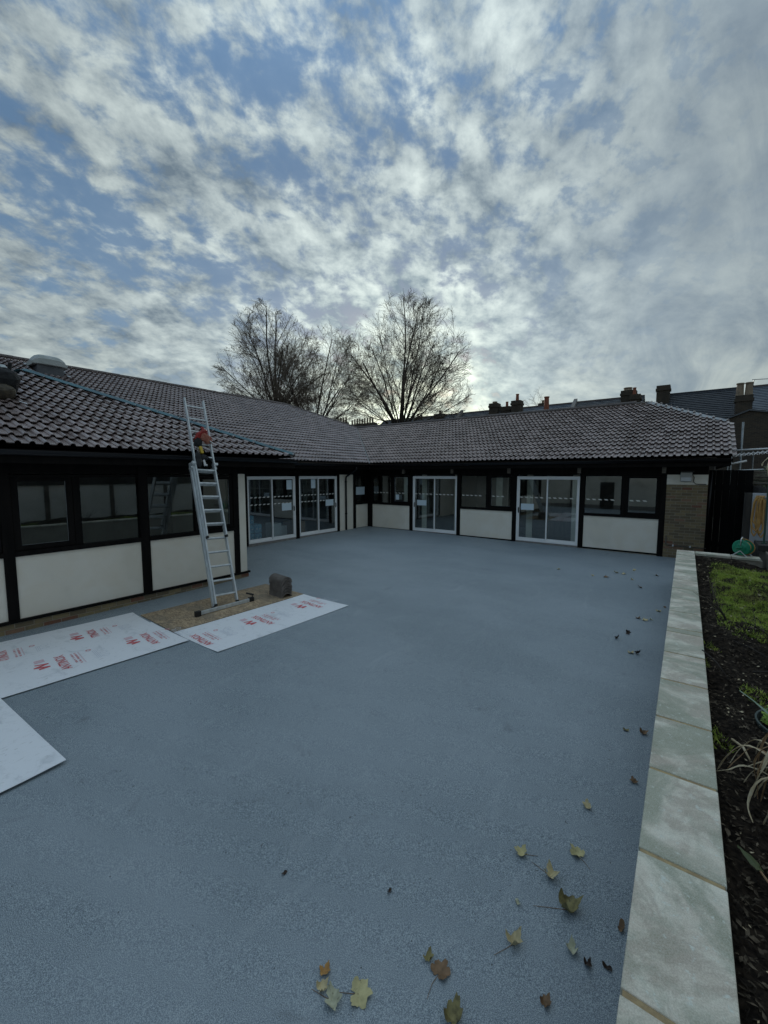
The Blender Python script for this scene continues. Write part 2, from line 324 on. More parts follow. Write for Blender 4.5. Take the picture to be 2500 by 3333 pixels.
# ------------------------------------------------------------------ geometry helpers
class MB:
    def __init__(s): s.v = []; s.f = []
    def add(s, vs, fs):
        o = len(s.v); s.v += [tuple(v) for v in vs]; s.f += [tuple(i + o for i in f) for f in fs]; return s
    def box(s, x0, x1, y0, y1, z0, z1):
        v = [(x, y, z) for z in (z0, z1) for x, y in ((x0, y0), (x1, y0), (x1, y1), (x0, y1))]
        return s.add(v, [(3, 2, 1, 0), (4, 5, 6, 7), (0, 1, 5, 4), (1, 2, 6, 5), (2, 3, 7, 6), (3, 0, 4, 7)])
    def obox(s, c, ax, ay, az, hx, hy, hz):
        c = Vector(c); ax = Vector(ax).normalized() * hx; ay = Vector(ay).normalized() * hy; az = Vector(az).normalized() * hz
        v = [c + ax * i + ay * j + az * k for k in (-1, 1) for i, j in ((-1, -1), (1, -1), (1, 1), (-1, 1))]
        return s.add(v, [(3, 2, 1, 0), (4, 5, 6, 7), (0, 1, 5, 4), (1, 2, 6, 5), (2, 3, 7, 6), (3, 0, 4, 7)])
    def bar(s, a, b, w, h, up=(0, 0, 1)):
        a = Vector(a); b = Vector(b); d = b - a; u = Vector(up); sd_ = d.cross(u).normalized(); u2 = sd_.cross(d).normalized()
        return s.obox((a + b) / 2, d, sd_, u2, d.length / 2, w / 2, h / 2)
    def tube(s, pts, rad, n=6, cap=True):
        pts = [Vector(p) for p in pts]
        if not isinstance(rad, (list, tuple)): rad = [rad] * len(pts)
        o = len(s.v); prev = None
        for i, p in enumerate(pts):
            d = (pts[min(i + 1, len(pts) - 1)] - pts[max(i - 1, 0)])
            if d.length < 1e-9: d = Vector((0, 0, 1))
            d.normalize()
            if prev is None:
                a = d.orthogonal().normalized()
            else:
                a = prev - d * prev.dot(d)
                a = a.normalized() if a.length > 1e-6 else d.orthogonal().normalized()
            prev = a; b = d.cross(a)
            for k in range(n):
                t = 2 * math.pi * k / n; s.v.append(tuple(p + (a * math.cos(t) + b * math.sin(t)) * rad[i]))
        for i in range(len(pts) - 1):
            for k in range(n):
                k2 = (k + 1) % n; s.f.append((o + i * n + k, o + i * n + k2, o + (i + 1) * n + k2, o + (i + 1) * n + k))
        if cap:
            s.f.append(tuple(o + k for k in reversed(range(n)))); e = o + (len(pts) - 1) * n; s.f.append(tuple(e + k for k in range(n)))
        return s
    def lathe(s, c, prof, n=16, axis=(0, 0, 1)):
        c = Vector(c); d = Vector(axis).normalized(); a = d.orthogonal().normalized(); b = d.cross(a); o = len(s.v)
        for r, h in prof:
            for k in range(n):
                t = 2 * math.pi * k / n; s.v.append(tuple(c + d * h + (a * math.cos(t) + b * math.sin(t)) * r))
        for i in range(len(prof) - 1):
            for k in range(n):
                k2 = (k + 1) % n; s.f.append((o + i * n + k, o + i * n + k2, o + (i + 1) * n + k2, o + (i + 1) * n + k))
        s.f.append(tuple(o + k for k in reversed(range(n)))); e = o + (len(prof) - 1) * n; s.f.append(tuple(e + k for k in range(n)))
        return s
    def strip(s, left, right):
        o = len(s.v); n = len(left)
        for a, b in zip(left, right): s.v += [tuple(a), tuple(b)]
        for i in range(n - 1): s.f.append((o + 2 * i, o + 2 * i + 1, o + 2 * i + 3, o + 2 * i + 2))
        return s
    def mesh(s, name):
        m = bpy.data.meshes.new(name); m.from_pydata(s.v, [], s.f); m.update(); return m
    def obj(s, name, mat, parent=None, smooth=False, bevel=0.0, solid=0.0):
        m = s.mesh(name); m.materials.append(M[mat] if isinstance(mat, str) else mat)
        if smooth:
            for p in m.polygons: p.use_smooth = True
        o = bpy.data.objects.new(name, m); COL.objects.link(o)
        if solid:
            md = o.modifiers.new('solid', 'SOLIDIFY'); md.thickness = solid; md.offset = 0
        if bevel:
            md = o.modifiers.new('bevel', 'BEVEL'); md.width = bevel; md.segments = 2; md.limit_method = 'ANGLE'; md.angle_limit = R(40)
        attach(o, parent); return o
def attach(o, parent):
    if parent is None: return o
    o.parent = parent
    if parent.parent is None: o.matrix_parent_inverse = parent.matrix_basis.inverted()
    return o
def tag(o, label=None, cat=None, group=None, kind=None):
    if label: o['label'] = label
    if cat: o['category'] = cat
    if group: o['group'] = group
    if kind: o['kind'] = kind
    return o
def thing(name, loc, label, cat, group=None):
    o = bpy.data.objects.new(name, None); COL.objects.link(o); o.location = loc; o.empty_display_size = 0.2
    o.matrix_basis = Matrix.Translation(Vector(loc))
    return tag(o, label, cat, group)
def inst(name, mesh, mtx, parent=None):
    o = bpy.data.objects.new(name, mesh); COL.objects.link(o); o.matrix_basis = mtx; attach(o, parent); return o
def floorZ(x, y): return 0.335 - 0.006 * (x + 11) - 0.0139 * (13.46 - y)

# ------------------------------------------------------------------ ground and court
g = MB(); g.add([(-1500, -1500, -0.25), (1500, -1500, -0.25), (1500, 1500, -0.25), (-1500, 1500, -0.25)], [(0, 1, 2, 3)])
tag(g.obj('ground', 'ground'), kind='structure')
c = MB()
cv = [(-11.2, -6.7), (-0.02, -6.7), (-0.2, 12.0), (0.05, 13.6), (-11.2, 13.6)]
top = [(x, y, floorZ(x, y)) for x, y in cv]; bot = [(x, y, -0.2) for x, y in cv]; n = len(cv)
c.add(top + bot, [tuple(range(n)), tuple(reversed(range(n, 2 * n)))] + [(i, n + i, n + (i + 1) % n, (i + 1) % n) for i in range(n)][::1])
tag(c.obj('court', 'court'), kind='structure')

# ------------------------------------------------------------------ the single-storey building
TAN = 0.44
XA, YB, XL = -11.007, 13.464, -8.0           # wall faces
XAE, YBE, XLE, YWN, YWS = -10.5, 12.96, -7.5, 6.5, -1.31   # eaves
ZE, ZW = 2.94, 2.90
D, AW = 4.75, 7.48
ZRB, ZRA = ZE + TAN * D, ZE + TAN * AW
XRA, YRB = XAE - AW, YBE + D
bld = thing('building', (-11, 13.4, 0.3), 'long low black-framed building with cream panels and a brown tiled roof round the court', 'building')

def part(mb, name, mat, parent=bld, **k): return mb.obj(name, mat, parent, **k)
def wbox(wall, a0, a1, z0, z1, d0, d1, mb=None):
    # box on a wall: a = coordinate along the wall, d = distance in front of the wall face (towards the court)
    mb = mb or MB()
    if wall == 'A': mb.box(XA + d0, XA + d1, a0, a1, z0, z1)
    elif wall == 'L': mb.box(XL + d0, XL + d1, a0, a1, z0, z1)
    else: mb.box(a0, a1, YB - d1, YB - d0, z0, z1)
    return mb
def wpt(wall, a, z, d):
    return Vector((XA + d, a, z)) if wall == 'A' else Vector((XL + d, a, z)) if wall == 'L' else Vector((a, YB - d, z))
ZPT, ZPB, ZHEAD = 1.288, 0.343, 2.455
def post(wall, a0, a1, z0=0.30, z1=2.72): part(wbox(wall, a0, a1, z0, z1, -0.12, 0.022), 'post', 'black', bevel=0.004)
def panel(wall, a0, a1, z0=ZPB, z1=ZPT): part(wbox(wall, a0 - 0.003, a1 + 0.003, z0, z1, -0.06, 0.0), 'wall_panel', 'cream')
def window(wall, a0, a1, fixed_first, strips=True):
    # one bay: a fixed pane and a casement side by side between two posts
    w = a1 - a0; mid = a0 + w * (0.535 if fixed_first else 0.465)
    fr = MB()
    z0, z1 = ZPT, 2.50
    wbox(wall, a0 - 0.002, a1 + 0.002, z0, z0 + 0.075, -0.10, 0.035, fr)        # sill
    wbox(wall, a0 - 0.002, a1 + 0.002, ZHEAD, z1, -0.10, 0.016, fr)
    wbox(wall, mid - 0.05, mid + 0.05, z0 + 0.075, ZHEAD, -0.10, 0.012, fr)
    wo = part(fr, 'window', 'black', bevel=0.004)
    for k, (b0, b1) in enumerate(((a0, mid - 0.05), (mid + 0.05, a1))):
        fixed = (k == 0) == fixed_first
        if fixed:
            p0, p1, q0, q1, d = b0 + 0.02, b1 - 0.02, z0 + 0.085, ZHEAD - 0.01, -0.035
        else:
            p0, p1, q0, q1, d = b0 + 0.085, b1 - 0.085, z0 + 0.155, ZHEAD - 0.05, -0.02
            s = MB()
            wbox(wall, b0 + 0.004, p0 + 0.004, z0 + 0.08, ZHEAD - 0.004, -0.06, 0.006, s); wbox(wall, p1 - 0.004, b1 - 0.004, z0 + 0.08, ZHEAD - 0.004, -0.06, 0.006, s)
            wbox(wall, p0 + 0.004, p1 - 0.004, z0 + 0.08, q0 + 0.004, -0.06, 0.005, s); wbox(wall, p0 + 0.004, p1 - 0.004, q1 - 0.004, ZHEAD - 0.004, -0.06, 0.005, s)
            part(s, 'casement', 'black', wo, bevel=0.003)
            bd = MB(); t = 0.007
            wbox(wall, p0, p0 + t, q0, q1, d, d + 0.012, bd); wbox(wall, p1 - t, p1, q0, q1, d, d + 0.012, bd); wbox(wall, p0 + t, p1 - t, q0, q0 + t, d, d + 0.012, bd)
            part(bd, 'glazing_bead', 'lead', wo)
        part(wbox(wall, p0 - 0.01, p1 + 0.01, q0 - 0.01, q1 + 0.01, d - 0.012, d), 'pane', 'glass', wo)
        if strips: dashes(wall, p0 + 0.05, p1 - 0.03, 1.772, d + 0.002, wo)
    return wo
def dashes(wall, a0, a1, z, d, parent):
    mb = MB(); a = a0
    while a + 0.10 < a1:
        sl = 0.035 if wall == 'A' else -0.035
        q = [wpt(wall, a, z - 0.018, d), wpt(wall, a + 0.085, z - 0.018, d), wpt(wall, a + 0.085 + sl, z + 0.018, d), wpt(wall, a + sl, z + 0.018, d)]
        mb.add(q, [(0, 1, 2, 3)]); a += 0.16
    part(mb, 'safety_marking', 'dash', parent)
def sliding_door(wall, a0, a1, zb=0.348, zt=2.448, handle_at=1, two_rows=False):
    fr = MB(); t = 0.045; ins = 0.012
    wbox(wall, a0, a0 + t, zb, zt, -0.08, 0.03, fr); wbox(wall, a1 - t, a1, zb, zt, -0.08, 0.03, fr)
    wbox(wall, a0 + t, a1 - t, zt - t - 0.005, zt, -0.08, 0.028, fr); wbox(wall, a0 + t, a1 - t, zb, zb + 0.04, -0.08, 0.028, fr)
    do = part(fr, 'sliding_door', 'white', bevel=0.004)
    mid = (a0 + a1) / 2
    for k in range(2):
        s0, s1 = (a0 + t, mid + 0.028) if k == 0 else (mid - 0.028, a1 - t)
        front = (k == handle_at)
        d1 = 0.012 if front else -0.030; d0 = d1 - 0.035
        sf = MB(); st = 0.042
        wbox(wall, s0, s0 + st, zb + 0.04, zt - t - 0.005, d0, d1, sf); wbox(wall, s1 - st, s1, zb + 0.04, zt - t - 0.005, d0, d1, sf)
        wbox(wall, s0 + st, s1 - st, zb + 0.04, zb + 0.115, d0, d1 - 0.002, sf); wbox(wall, s0 + st, s1 - st, zt - t - 0.055, zt - t - 0.005, d0, d1 - 0.002, sf)
        part(sf, 'sash_frame', 'white', do, bevel=0.003)
        part(wbox(wall, s0 + st - 0.004, s1 - st + 0.004, zb + 0.11, zt - t - 0.05, d1 - 0.026, d1 - 0.016), 'pane', 'glass', do)
        for z in ((1.779, 1.550) if two_rows else (1.772,)):
            dashes(wall, s0 + st + 0.03, s1 - st - 0.02, z, d1 - 0.013, do)
        if front:
            h = s1 - 0.021 if k else s0 + 0.021
            hb = MB(); wbox(wall, h - 0.016, h + 0.016, 1.26, 1.44, d1, d1 + 0.012, hb); wbox(wall, h - 0.010, h + 0.010, 1.29, 1.41, d1 + 0.012, d1 + 0.035, hb)
            part(hb, 'handle', 'rubber', do, bevel=0.004)
    sl = MB(); wbox(wall, a0 - 0.01, a1 + 0.01, zb - 0.14, zb - 0.002, -0.1, 0.02, sl); part(sl, 'door_sill', 'mortar', do)
    return do

# --- wall B (far wing, faces the camera side)
post('B', -11.0, -10.75); panel('B', -10.75, -8.90); window('B', -10.75, -8.90, True); post('B', -8.90, -8.735)
sliding_door('B', -8.735, -6.862, handle_at=0); post('B', -6.862, -6.724)
panel('B', -6.724, -4.832); window('B', -6.724, -4.832, True); post('B', -4.832, -4.683)
sliding_door('B', -4.683, -2.79, handle_at=0); post('B', -2.79, -2.652)
panel('B', -2.652, -0.779); window('B', -2.652, -0.779, True); post('B', -0.779, -0.64, z0=0.2)
for a0, a1 in ((-10.75, -8.90), (-6.724, -4.832), (-2.652, -0.779)):
    part(wbox('B', a0, a1, 0.298, ZPB, -0.1, 0.012), 'sole_plate', 'black')
# --- wall A (between the wing and the inner corner)
panel('A', 5.6, 7.42, 0.25, 2.5); post('A', 7.42, 7.61)
sliding_door('A', 7.61, 9.51, two_rows=True); post('A', 9.51, 9.685, z0=0.2); sliding_door('A', 9.685, 11.57, two_rows=True)
post('A', 11.57, 11.73); panel('A', 11.73, 12.53, 0.28, 2.5); post('A', 12.53, 12.69)
panel('A', 12.69, 13.47)
def small_window():
    fr = MB(); wbox('A', 12.69, 13.46, ZPT, ZPT + 0.10, -0.1, 0.03, fr); wbox('A', 12.69, 13.46, 2.44, 2.5, -0.1, 0.015, fr)
    wbox('A', 13.30, 13.46, ZPT + 0.1, 2.44, -0.1, 0.012, fr)
    wo = part(fr, 'window', 'black', bevel=0.004)
    part(wbox('A', 12.69, 13.30, ZPT + 0.1, 2.44, -0.045, -0.035), 'pane', 'glass', wo)
small_window()
# --- wall L (projecting wing on the left)
post('L', -0.45, -0.30); panel('L', -0.30, 1.405); window('L', -0.30, 1.405, True, False); post('L', 1.405, 1.537)
panel('L', 1.537, 3.278); window('L', 1.537, 3.278, False, False); post('L', 3.278, 3.435)
panel('L', 3.435, 5.172); window('L', 3.435, 5.172, True, False); post('L', 5.172, 5.304)
part(wbox('L', 5.30, 5.48, ZPB, 2.515, -0.12, 0.006), 'wall_panel', 'cream')
part(wbox('L', -0.45, 5.535, 0.300, ZPB - 0.001, -0.1, 0.045), 'sole_plate', 'black', bevel=0.004)
# return walls of the wing and the backs, closing the building
part(MB().box(-11.1, XL - 0.121, 5.36, 5.475, 0.0, 2.72), 'return_wall', 'cream')
part(MB().box(-11.1, XL - 0.121, -0.45, -0.33, 0.0, 2.72), 'return_wall', 'cream')
part(MB().box(-11.1, XA - 0.0, -6.6, -0.46, 0.0, 2.72), 'outer_wall', 'cream')
# head boards, fascias, soffits, gutters
part(wbox('B', -11.0, 0.23, 2.50, 2.735, -0.14, 0.012), 'head_board', 'black')
part(MB().box(XA - 0.14, XA + 0.012, 5.6, YB - 0.02, 2.50, 2.735), 'head_board', 'black')
part(MB().box(XL - 0.14, XL + 0.012, -0.45, 5.48, 2.516, 2.735), 'head_board', 'black')
part(MB().box(XA - 0.1, XAE + 0.02, -6.6, YBE - 0.02, 2.735, 2.755), 'soffit', 'black')
part(MB().box(XA - 0.1, 0.62, YBE - 0.018, YB + 0.2, 2.735, 2.756), 'soffit', 'black')
part(MB().box(XAE + 0.021, XLE - 0.04, YWS + 0.04, YWN - 0.04, 2.715, 2.734), 'soffit', 'black')
part(MB().box(XAE, XAE + 0.025, YWN, YBE - 0.03, 2.70, 2.90), 'fascia', 'black')
part(MB().box(XAE + 0.03, 0.62, YBE - 0.027, YBE - 0.002, 2.70, 2.90), 'fascia', 'black')
part(MB().box(XLE - 0.03, XLE - 0.005, YWS, YWN, 2.66, 2.86), 'fascia', 'black')
part(MB().box(-10.4, XLE - 0.031, YWN - 0.03, YWN - 0.005, 2.66, 2.86), 'fascia', 'black')
def gutter(a, b, out):
    a = Vector(a); b = Vector(b); out = Vector(out); mb = MB(); n = 9; L_, R_ = [], []
    prof = []
    for k in range(n):
        t = math.pi * k / (n - 1); prof.append((0.055 - 0.055 * math.cos(t), -0.06 * math.sin(t)))
    prof = [(0, 0.012)] + prof + [(0.118, 0.004), (0.118, 0.012)]
    o = len(mb.v)
    for p in (a, b):
        for u, z in prof: mb.v.append(tuple(p + out * u + Vector((0, 0, z))))
    m = len(prof)
    for k in range(m - 1): mb.f.append((k, k + 1, m + k + 1, m + k))
    return part(mb, 'gutter', 'gutter', smooth=True, solid=0.005)
gutter((XAE + 0.026, YWN + 0.02, 2.865), (XAE + 0.026, YBE - 0.10, 2.865), (1, 0, 0))
gutter((XAE + 0.10, YBE - 0.028, 2.865), (0.66, YBE - 0.028, 2.865), (0, -1, 0))
gutter((XLE - 0.004, YWS, 2.825), (XLE - 0.004, YWN, 2.825), (1, 0, 0))
# downpipe by the inner corner
dp = MB(); dp.tube([(XAE + 0.08, 12.06, 2.80), (XAE + 0.08, 12.06, 2.70), (XA + 0.07, 12.06, 2.42), (XA + 0.05, 12.06, 2.30), (XA + 0.05, 12.06, 0.33)], 0.036, 10)
dpo = part(dp, 'downpipe', 'gutter', smooth=True)
for z in (2.2, 0.95):
    part(MB().lathe((XA + 0.05, 12.06, z), [(0.046, 0), (0.046, 0.05)], 10), 'pipe_clip', 'gutter', dpo)
for x in (-8.98, -6.90, -4.86, -2.76, -0.70):
    part(MB().box(x - 0.045, x + 0.045, YB - 0.36, YB - 0.27, 2.54, 2.734), 'rafter_block', 'old_wood')
# rooms behind the glass
part(MB().box(-17.8, XA - 0.13, -6.5, 22.3, 0.18, 0.30), 'room_floor', 'in_floor')
part(MB().box(XA - 0.129, 0.1, YB + 0.13, 22.3, 0.18, 0.30), 'room_floor', 'in_floor')
part(MB().box(-11.0, XL - 0.13, -0.32, 5.35, 0.18, 0.30), 'room_floor', 'in_floor')
part(MB().box(-15.2, -15.1, -6.5, 22.3, 0.30, 2.70), 'room_wall', 'dark_face')
part(MB().box(-15.09, 0.1, 17.3, 17.4, 0.30, 2.70), 'room_wall', 'dark_face')
part(MB().box(-11.2, -11.1, -0.3, 5.35, 0.30, 2.70), 'room_wall', 'dark_face')
part(MB().box(-17.8, XA - 0.15, -6.5, 22.3, 2.70, 2.73), 'room_ceiling', 'dark_face')
part(MB().box(XA - 0.149, 0.1, YB + 0.15, 22.3, 2.70, 2.73), 'room_ceiling', 'dark_face')
part(MB().box(-11.0, XL - 0.15, -0.32, 5.35, 2.68, 2.71), 'room_ceiling', 'dark_face')
part(MB().box(-7.95, -7.85, YB + 0.16, 17.3, 0.30, 2.70), 'room_wall', 'dark_face')
part(MB().box(-3.80, -3.70, YB + 0.16, 17.3, 0.30, 2.70), 'room_wall', 'dark_face')
part(MB().box(0.08, 0.10, YB + 0.11, 22.3, 0.0, 2.735), 'end_wall_lining', 'dark_face')
for x, w in ((-9.35, .32), (-9.0, .18), (-8.5, .22), (-7.1, .28), (-5.5, .22), (-4.98, .26), (-4.45, .2), (-3.05, .2)):
    cm = MB(); n = 12; Lf, Rt = [], []
    for k in range(n + 1):
        xx = x + w * k / n; yy = YB + .26 + .018 * math.sin(k * 2.1); Lf.append((xx, yy, .42)); Rt.append((xx, yy, 2.55))
    cm.strip(Lf, Rt); part(cm, 'curtain', 'white_wall', solid=.003)
# --- brick end of wing B: every brick its own piece
BRICK = MB().box(-0.5, 0.5, -0.5, 0.5, -0.5, 0.5)
bm_ = BRICK.mesh('brick'); bm_.materials.append(M['brick'])
def bricks(parent, x0, x1, z0, z1, origin, along, normal, depth=0.1, bl=0.215, bh=0.065, j=0.011):
    along = Vector(along); normal = Vector(normal); z = z0; row = 0
    while z + bh * 0.5 < z1:
        h = min(bh, z1 - z); a = x0 - (0.113 if row % 2 else 0.0)
        while a < x1 - 0.02:
            b0, b1 = max(a, x0), min(a + bl, x1)
            if b1 - b0 > 0.03:
                pr = random.uniform(-0.003, 0.003)
                c_ = Vector(origin) + along * ((b0 + b1) / 2) + normal * (pr - depth / 2) + Vector((0, 0, z + h / 2))
                mt = Matrix.Translation(c_) @ Matrix((( *along, 0), (*normal, 0), (0, 0, 1, 0), (0, 0, 0, 1))).transposed() @ Matrix.Diagonal((b1 - b0, depth, h, 1))
                inst('brick', bm_, mt, parent)
            a += bl + j
        z += bh + j; row += 1
bw = part(MB().box(-0.638, 0.232, YB - 0.006, YB + 0.1, 0.0, 2.24), 'brick_wall', 'pointing')
bricks(bw, -0.64, 0.236, 0.05, 2.225, (0, YB - 0.012, 0), (1, 0, 0), (0, -1, 0), depth=0.09)
sw = part(MB().box(0.12, 0.226, YB + 0.101, 22.4, 0.0, 2.734), 'side_wall', 'pointing')
bricks(sw, YB + 0.09, YB + 1.3, 0.05, 2.4, (0.236, 0, 0), (0, 1, 0), (1, 0, 0), depth=0.09)
part(MB().box(-0.64, 0.232, YB - 0.03, YB + 0.1, 2.241, 2.499), 'wall_panel', 'cream')
# plinths
pl = part(MB().box(XL - 0.1, XL + 0.012, -0.45, 5.50, -0.05, 0.298), 'plinth', 'pointing')
bricks(pl, -0.45, 5.505, 0.146, 0.297, (XL + 0.018, 0, 0), (0, 1, 0), (1, 0, 0), depth=0.06)
part(MB().box(-11.0, -0.64, YB - 0.008, YB + 0.1, -0.05, 0.297), 'plinth', 'pointing')
part(MB().box(XA - 0.1, XA + 0.008, 5.5, YB, -0.05, 0.205), 'plinth', 'pointing')
# light fitting and its cable under the eave, pipe on the bricks
mb = MB(); mb.box(-0.35, -0.10, YB - 0.13, YB - 0.031, 2.32, 2.56)
lb = part(mb, 'meter_box', 'meter', bevel=0.015)
part(MB().box(-0.335, -0.115, YB - 0.145, YB - 0.131, 2.335, 2.43), 'lid', 'white_box', lb)
part(MB().box(-0.345, -0.06, YB - 0.15, YB - 0.10, 2.561, 2.60), 'hood', 'rubber', lb)
part(MB().tube([(-0.095, YB - 0.05, 2.5), (-0.06, YB - 0.045, 2.42), (-0.07, YB - 0.045, 2.32), (-0.02, YB - 0.045, 2.26), (0.2, YB - 0.045, 2.25)], 0.008, 6), 'cable', 'rubber', lb)
pp = MB(); pp.tube([(-0.58, YB - 0.04, 0.86), (-0.58, YB - 0.04, 0.64), (-0.54, YB - 0.04, 0.62), (0.28, YB - 0.04, 0.60)], 0.014, 8)
pw = part(pp, 'waste_pipe', 'old_wood', smooth=True)
for x in (-0.42, -0.05): part(MB().box(x - 0.015, x + 0.015, YB - 0.06, YB - 0.013, 0.585, 0.635), 'pipe_clip', 'white_box', pw)
part(MB().tube([(0.285, YB + 0.15, 2.6), (0.285, YB + 0.15, 0.4)], 0.035, 8), 'downpipe', 'gutter', smooth=True)

# --- roofs
TW, TG, TL, ROLL = 0.314, 0.323, 0.40, 0.157
def tile_mesh():
    prof = []
    for k in range(2):
        o = k * ROLL
        for t in (0, 30, 65, 90, 115, 150):
            prof.append((o + 0.036 - 0.036 * math.cos(R(t * 180 / 180)), 0.040 * math.sin(R(t))))
        prof += [(o + 0.074, 0.0), (o + 0.115, -0.001)]
    prof.append((2 * ROLL, 0.0)); prof.append((2 * ROLL + 0.006, 0.006))
    mb = MB(); n = len(prof); th = 0.013
    rows = [(0.0, 0.054), (TL, 0.0)]
    for v, h in rows:
        for u, z in prof: mb.v.append((u, v, z + h))
    for u, z in prof: mb.v.append((u, 0.004, z + 0.054 - th))
    for i in range(n - 1):
        mb.f.append((i, i + 1, n + i + 1, n + i)); mb.f.append((2 * n + i, 2 * n + i + 1, i + 1, i))
    return mb
TM = tile_mesh(); tmesh = TM.mesh('tile'); tmesh.materials.append(M['tile'])
for p in tmesh.polygons: p.use_smooth = False
cands = []   # (score, slope object, matrix)
camR = cam.rotation_euler.to_matrix().transposed()
def in_frame(p):
    q = camR @ (Vector(p) - CAM)
    if q.z > -0.1: return False
    fx, fy = q.x / -q.z * 14.546 / 36, q.y / -q.z * 14.546 / 36
    return abs(fx) < 0.385 and abs(fy) < 0.51
def slope(name, origin, along, up_plan, length, run, planes, inside, deck, skip=None):
    # origin: eave start, along: unit vector on the eave, up_plan: unit plan vector up the slope
    origin = Vector(origin); along = Vector(along); upv = (Vector(up_plan) + Vector((0, 0, TAN))).normalized(); nrm = along.cross(upv)
    if nrm.z < 0: nrm = -nrm
    dm = MB(); dm.add([Vector(p) - nrm * 0.012 for p in deck], [tuple(range(len(deck)))])
    so = part(dm, name, 'underlay'); so.data.update()
    right = along if along.cross(upv).z > 0 else -along
    o2 = origin if right == along else origin + along * length
    cols = int(length / TW) + 1; rws = int(run * math.sqrt(1 + TAN * TAN) / TG) + 2
    cut = MB(); full = []
    for r in range(rws):
        for c_ in range(cols):
            jit = random.uniform(-0.006, 0.006)
            o = o2 + right * (c_ * TW) + upv * (r * TG - 0.045 + jit) + nrm * (0.004 + random.uniform(-0.004, 0.004))
            mt = Matrix((( *right, 0), (*upv, 0), (*nrm, 0), (0, 0, 0, 1))).transposed(); mt = Matrix.Translation(o) @ mt
            cs = [mt @ Vector((u, v, 0.02)) for u in (0, TW) for v in (0, TL)]
            ctr = mt @ Vector((TW / 2, TG / 2, 0.02))
            if skip and skip(ctr): continue
            dist = [[p.dot(nv) - dv for p in cs] for nv, dv in planes]
            if any(max(dd) < 0.02 for dd in dist): continue
            if all(min(dd) >= -1e-4 for dd in dist):
                full.append((mt, ctr))
            else:
                b = bmesh.new(); vs = [b.verts.new(mt @ Vector(v)) for v in TM.v]
                for f in TM.f: b.faces.new([vs[i] for i in f])
                for nv, dv in planes:
                    bmesh.ops.bisect_plane(b, geom=b.verts[:] + b.edges[:] + b.faces[:], plane_co=Vector(nv) * dv / Vector(nv).length_squared, plane_no=nv, clear_inner=True)
                b.verts.index_update()
                cut.add([v.co.copy() for v in b.verts], [[v.index for v in f.verts] for f in b.faces]); b.free()
    for mt, ctr in full:
        vd = ctr - CAM; dd = vd.length; sc = abs(nrm.dot(vd / dd)) / (dd * dd) if in_frame(ctr) and nrm.dot(vd) < 0 else 0
        cands.append((sc, so, mt))
    so['_cut'] = 0; del so['_cut']
    return so, cut
def V(*a): return Vector(a)
cuts = []
S2 = 1 / math.sqrt(2)
def wing_h(p): return min(ZW + TAN * (XLE - p.x), ZW + TAN * (YWN - p.y), ZW + TAN * (p.y - YWS))
# slope A: faces +x
deckA = [(XAE, -6.6, ZE), (XAE, YBE, ZE), (XAE - D, YRB, ZRB), (XRA, YRB + D - AW, ZRA), (XRA, -6.6, ZRA)]
cuts.append(slope('roof_slope', (XAE, -6.6, ZE), (0, 1, 0), (-1, 0, 0), 26, AW, [(V(-1, -1, 0), -2.46 + 0.03), (V(1, -1, 0), -32.96), (V(1, 0, 0), XRA + 0.02)], None, deckA,
    skip=lambda p: p.y < 7 and wing_h(p) > ZE + TAN * (XAE - p.x) + 0.10))
# slope B: faces -y
XV = 0.66
hipn = Vector((-(17.71 - 15.27), -(0.64 + 1.376), 0)); hipd = hipn.dot(Vector((-1.376, 17.71, 0)))
deckB = [(XAE, YBE, ZE), (XV, YBE, ZE), (0.64, 15.27, ZE + TAN * (15.27 - YBE)), (-1.376, YRB, ZRB), (XAE - D, YRB, ZRB)]
cuts.append(slope('roof_slope', (-15.6, YBE, ZE), (1, 0, 0), (0, 1, 0), 16.28, D, [(V(1, 1, 0), 2.46 + 0.03), (hipn, hipd), (V(0, -1, 0), -YRB + 0.02)], None, deckB))
# wing: front slope, hip slopes
HW = (YWN - YWS) / 2; ZRW = ZW + TAN * HW
deckW = [(XLE, YWS, ZW), (XLE, YWN, ZW), (XLE - HW, YWN - HW, ZRW)]
cuts.append(slope('roof_slope', (XLE, YWS, ZW), (0, 1, 0), (-1, 0, 0), YWN - YWS, HW, [(V(1, -1, 0), XLE - YWN + 0.02), (V(1, 1, 0), XLE + YWS + 0.02)], None, deckW))
deckN = [(XLE, YWN, ZW), (XAE - 0.1, YWN, ZW), (-14.35, YWN - HW, ZRW), (XLE - HW, YWN - HW, ZRW)]
cuts.append(slope('roof_slope', (-14.4, YWN, ZW), (1, 0, 0), (0, -1, 0), 6.9, HW, [(V(-1, 1, 0), -(XLE - YWN) + 0.02), (V(0, 1, 0), YWN - HW + 0.02)], None, deckN,
    skip=lambda p: ZE + TAN * (XAE - p.x) > ZW + TAN * (YWN - p.y) + 0.05))
cands.sort(key=lambda t: -t[0])
rest = {}
for i, (sc, so, mt) in enumerate(cands):
    if i < 300: inst('tile', tmesh, mt, so)
    else: rest.setdefault(so, []).append(mt)
for so, cut in cuts:
    mb = MB(); mb.v = cut.v; mb.f = cut.f
    for mt in rest.get(so, []): mb.add([mt @ Vector(v) for v in TM.v], TM.f)
    tag(part(mb, 'roof_tiles', 'tile', so), kind='stuff')
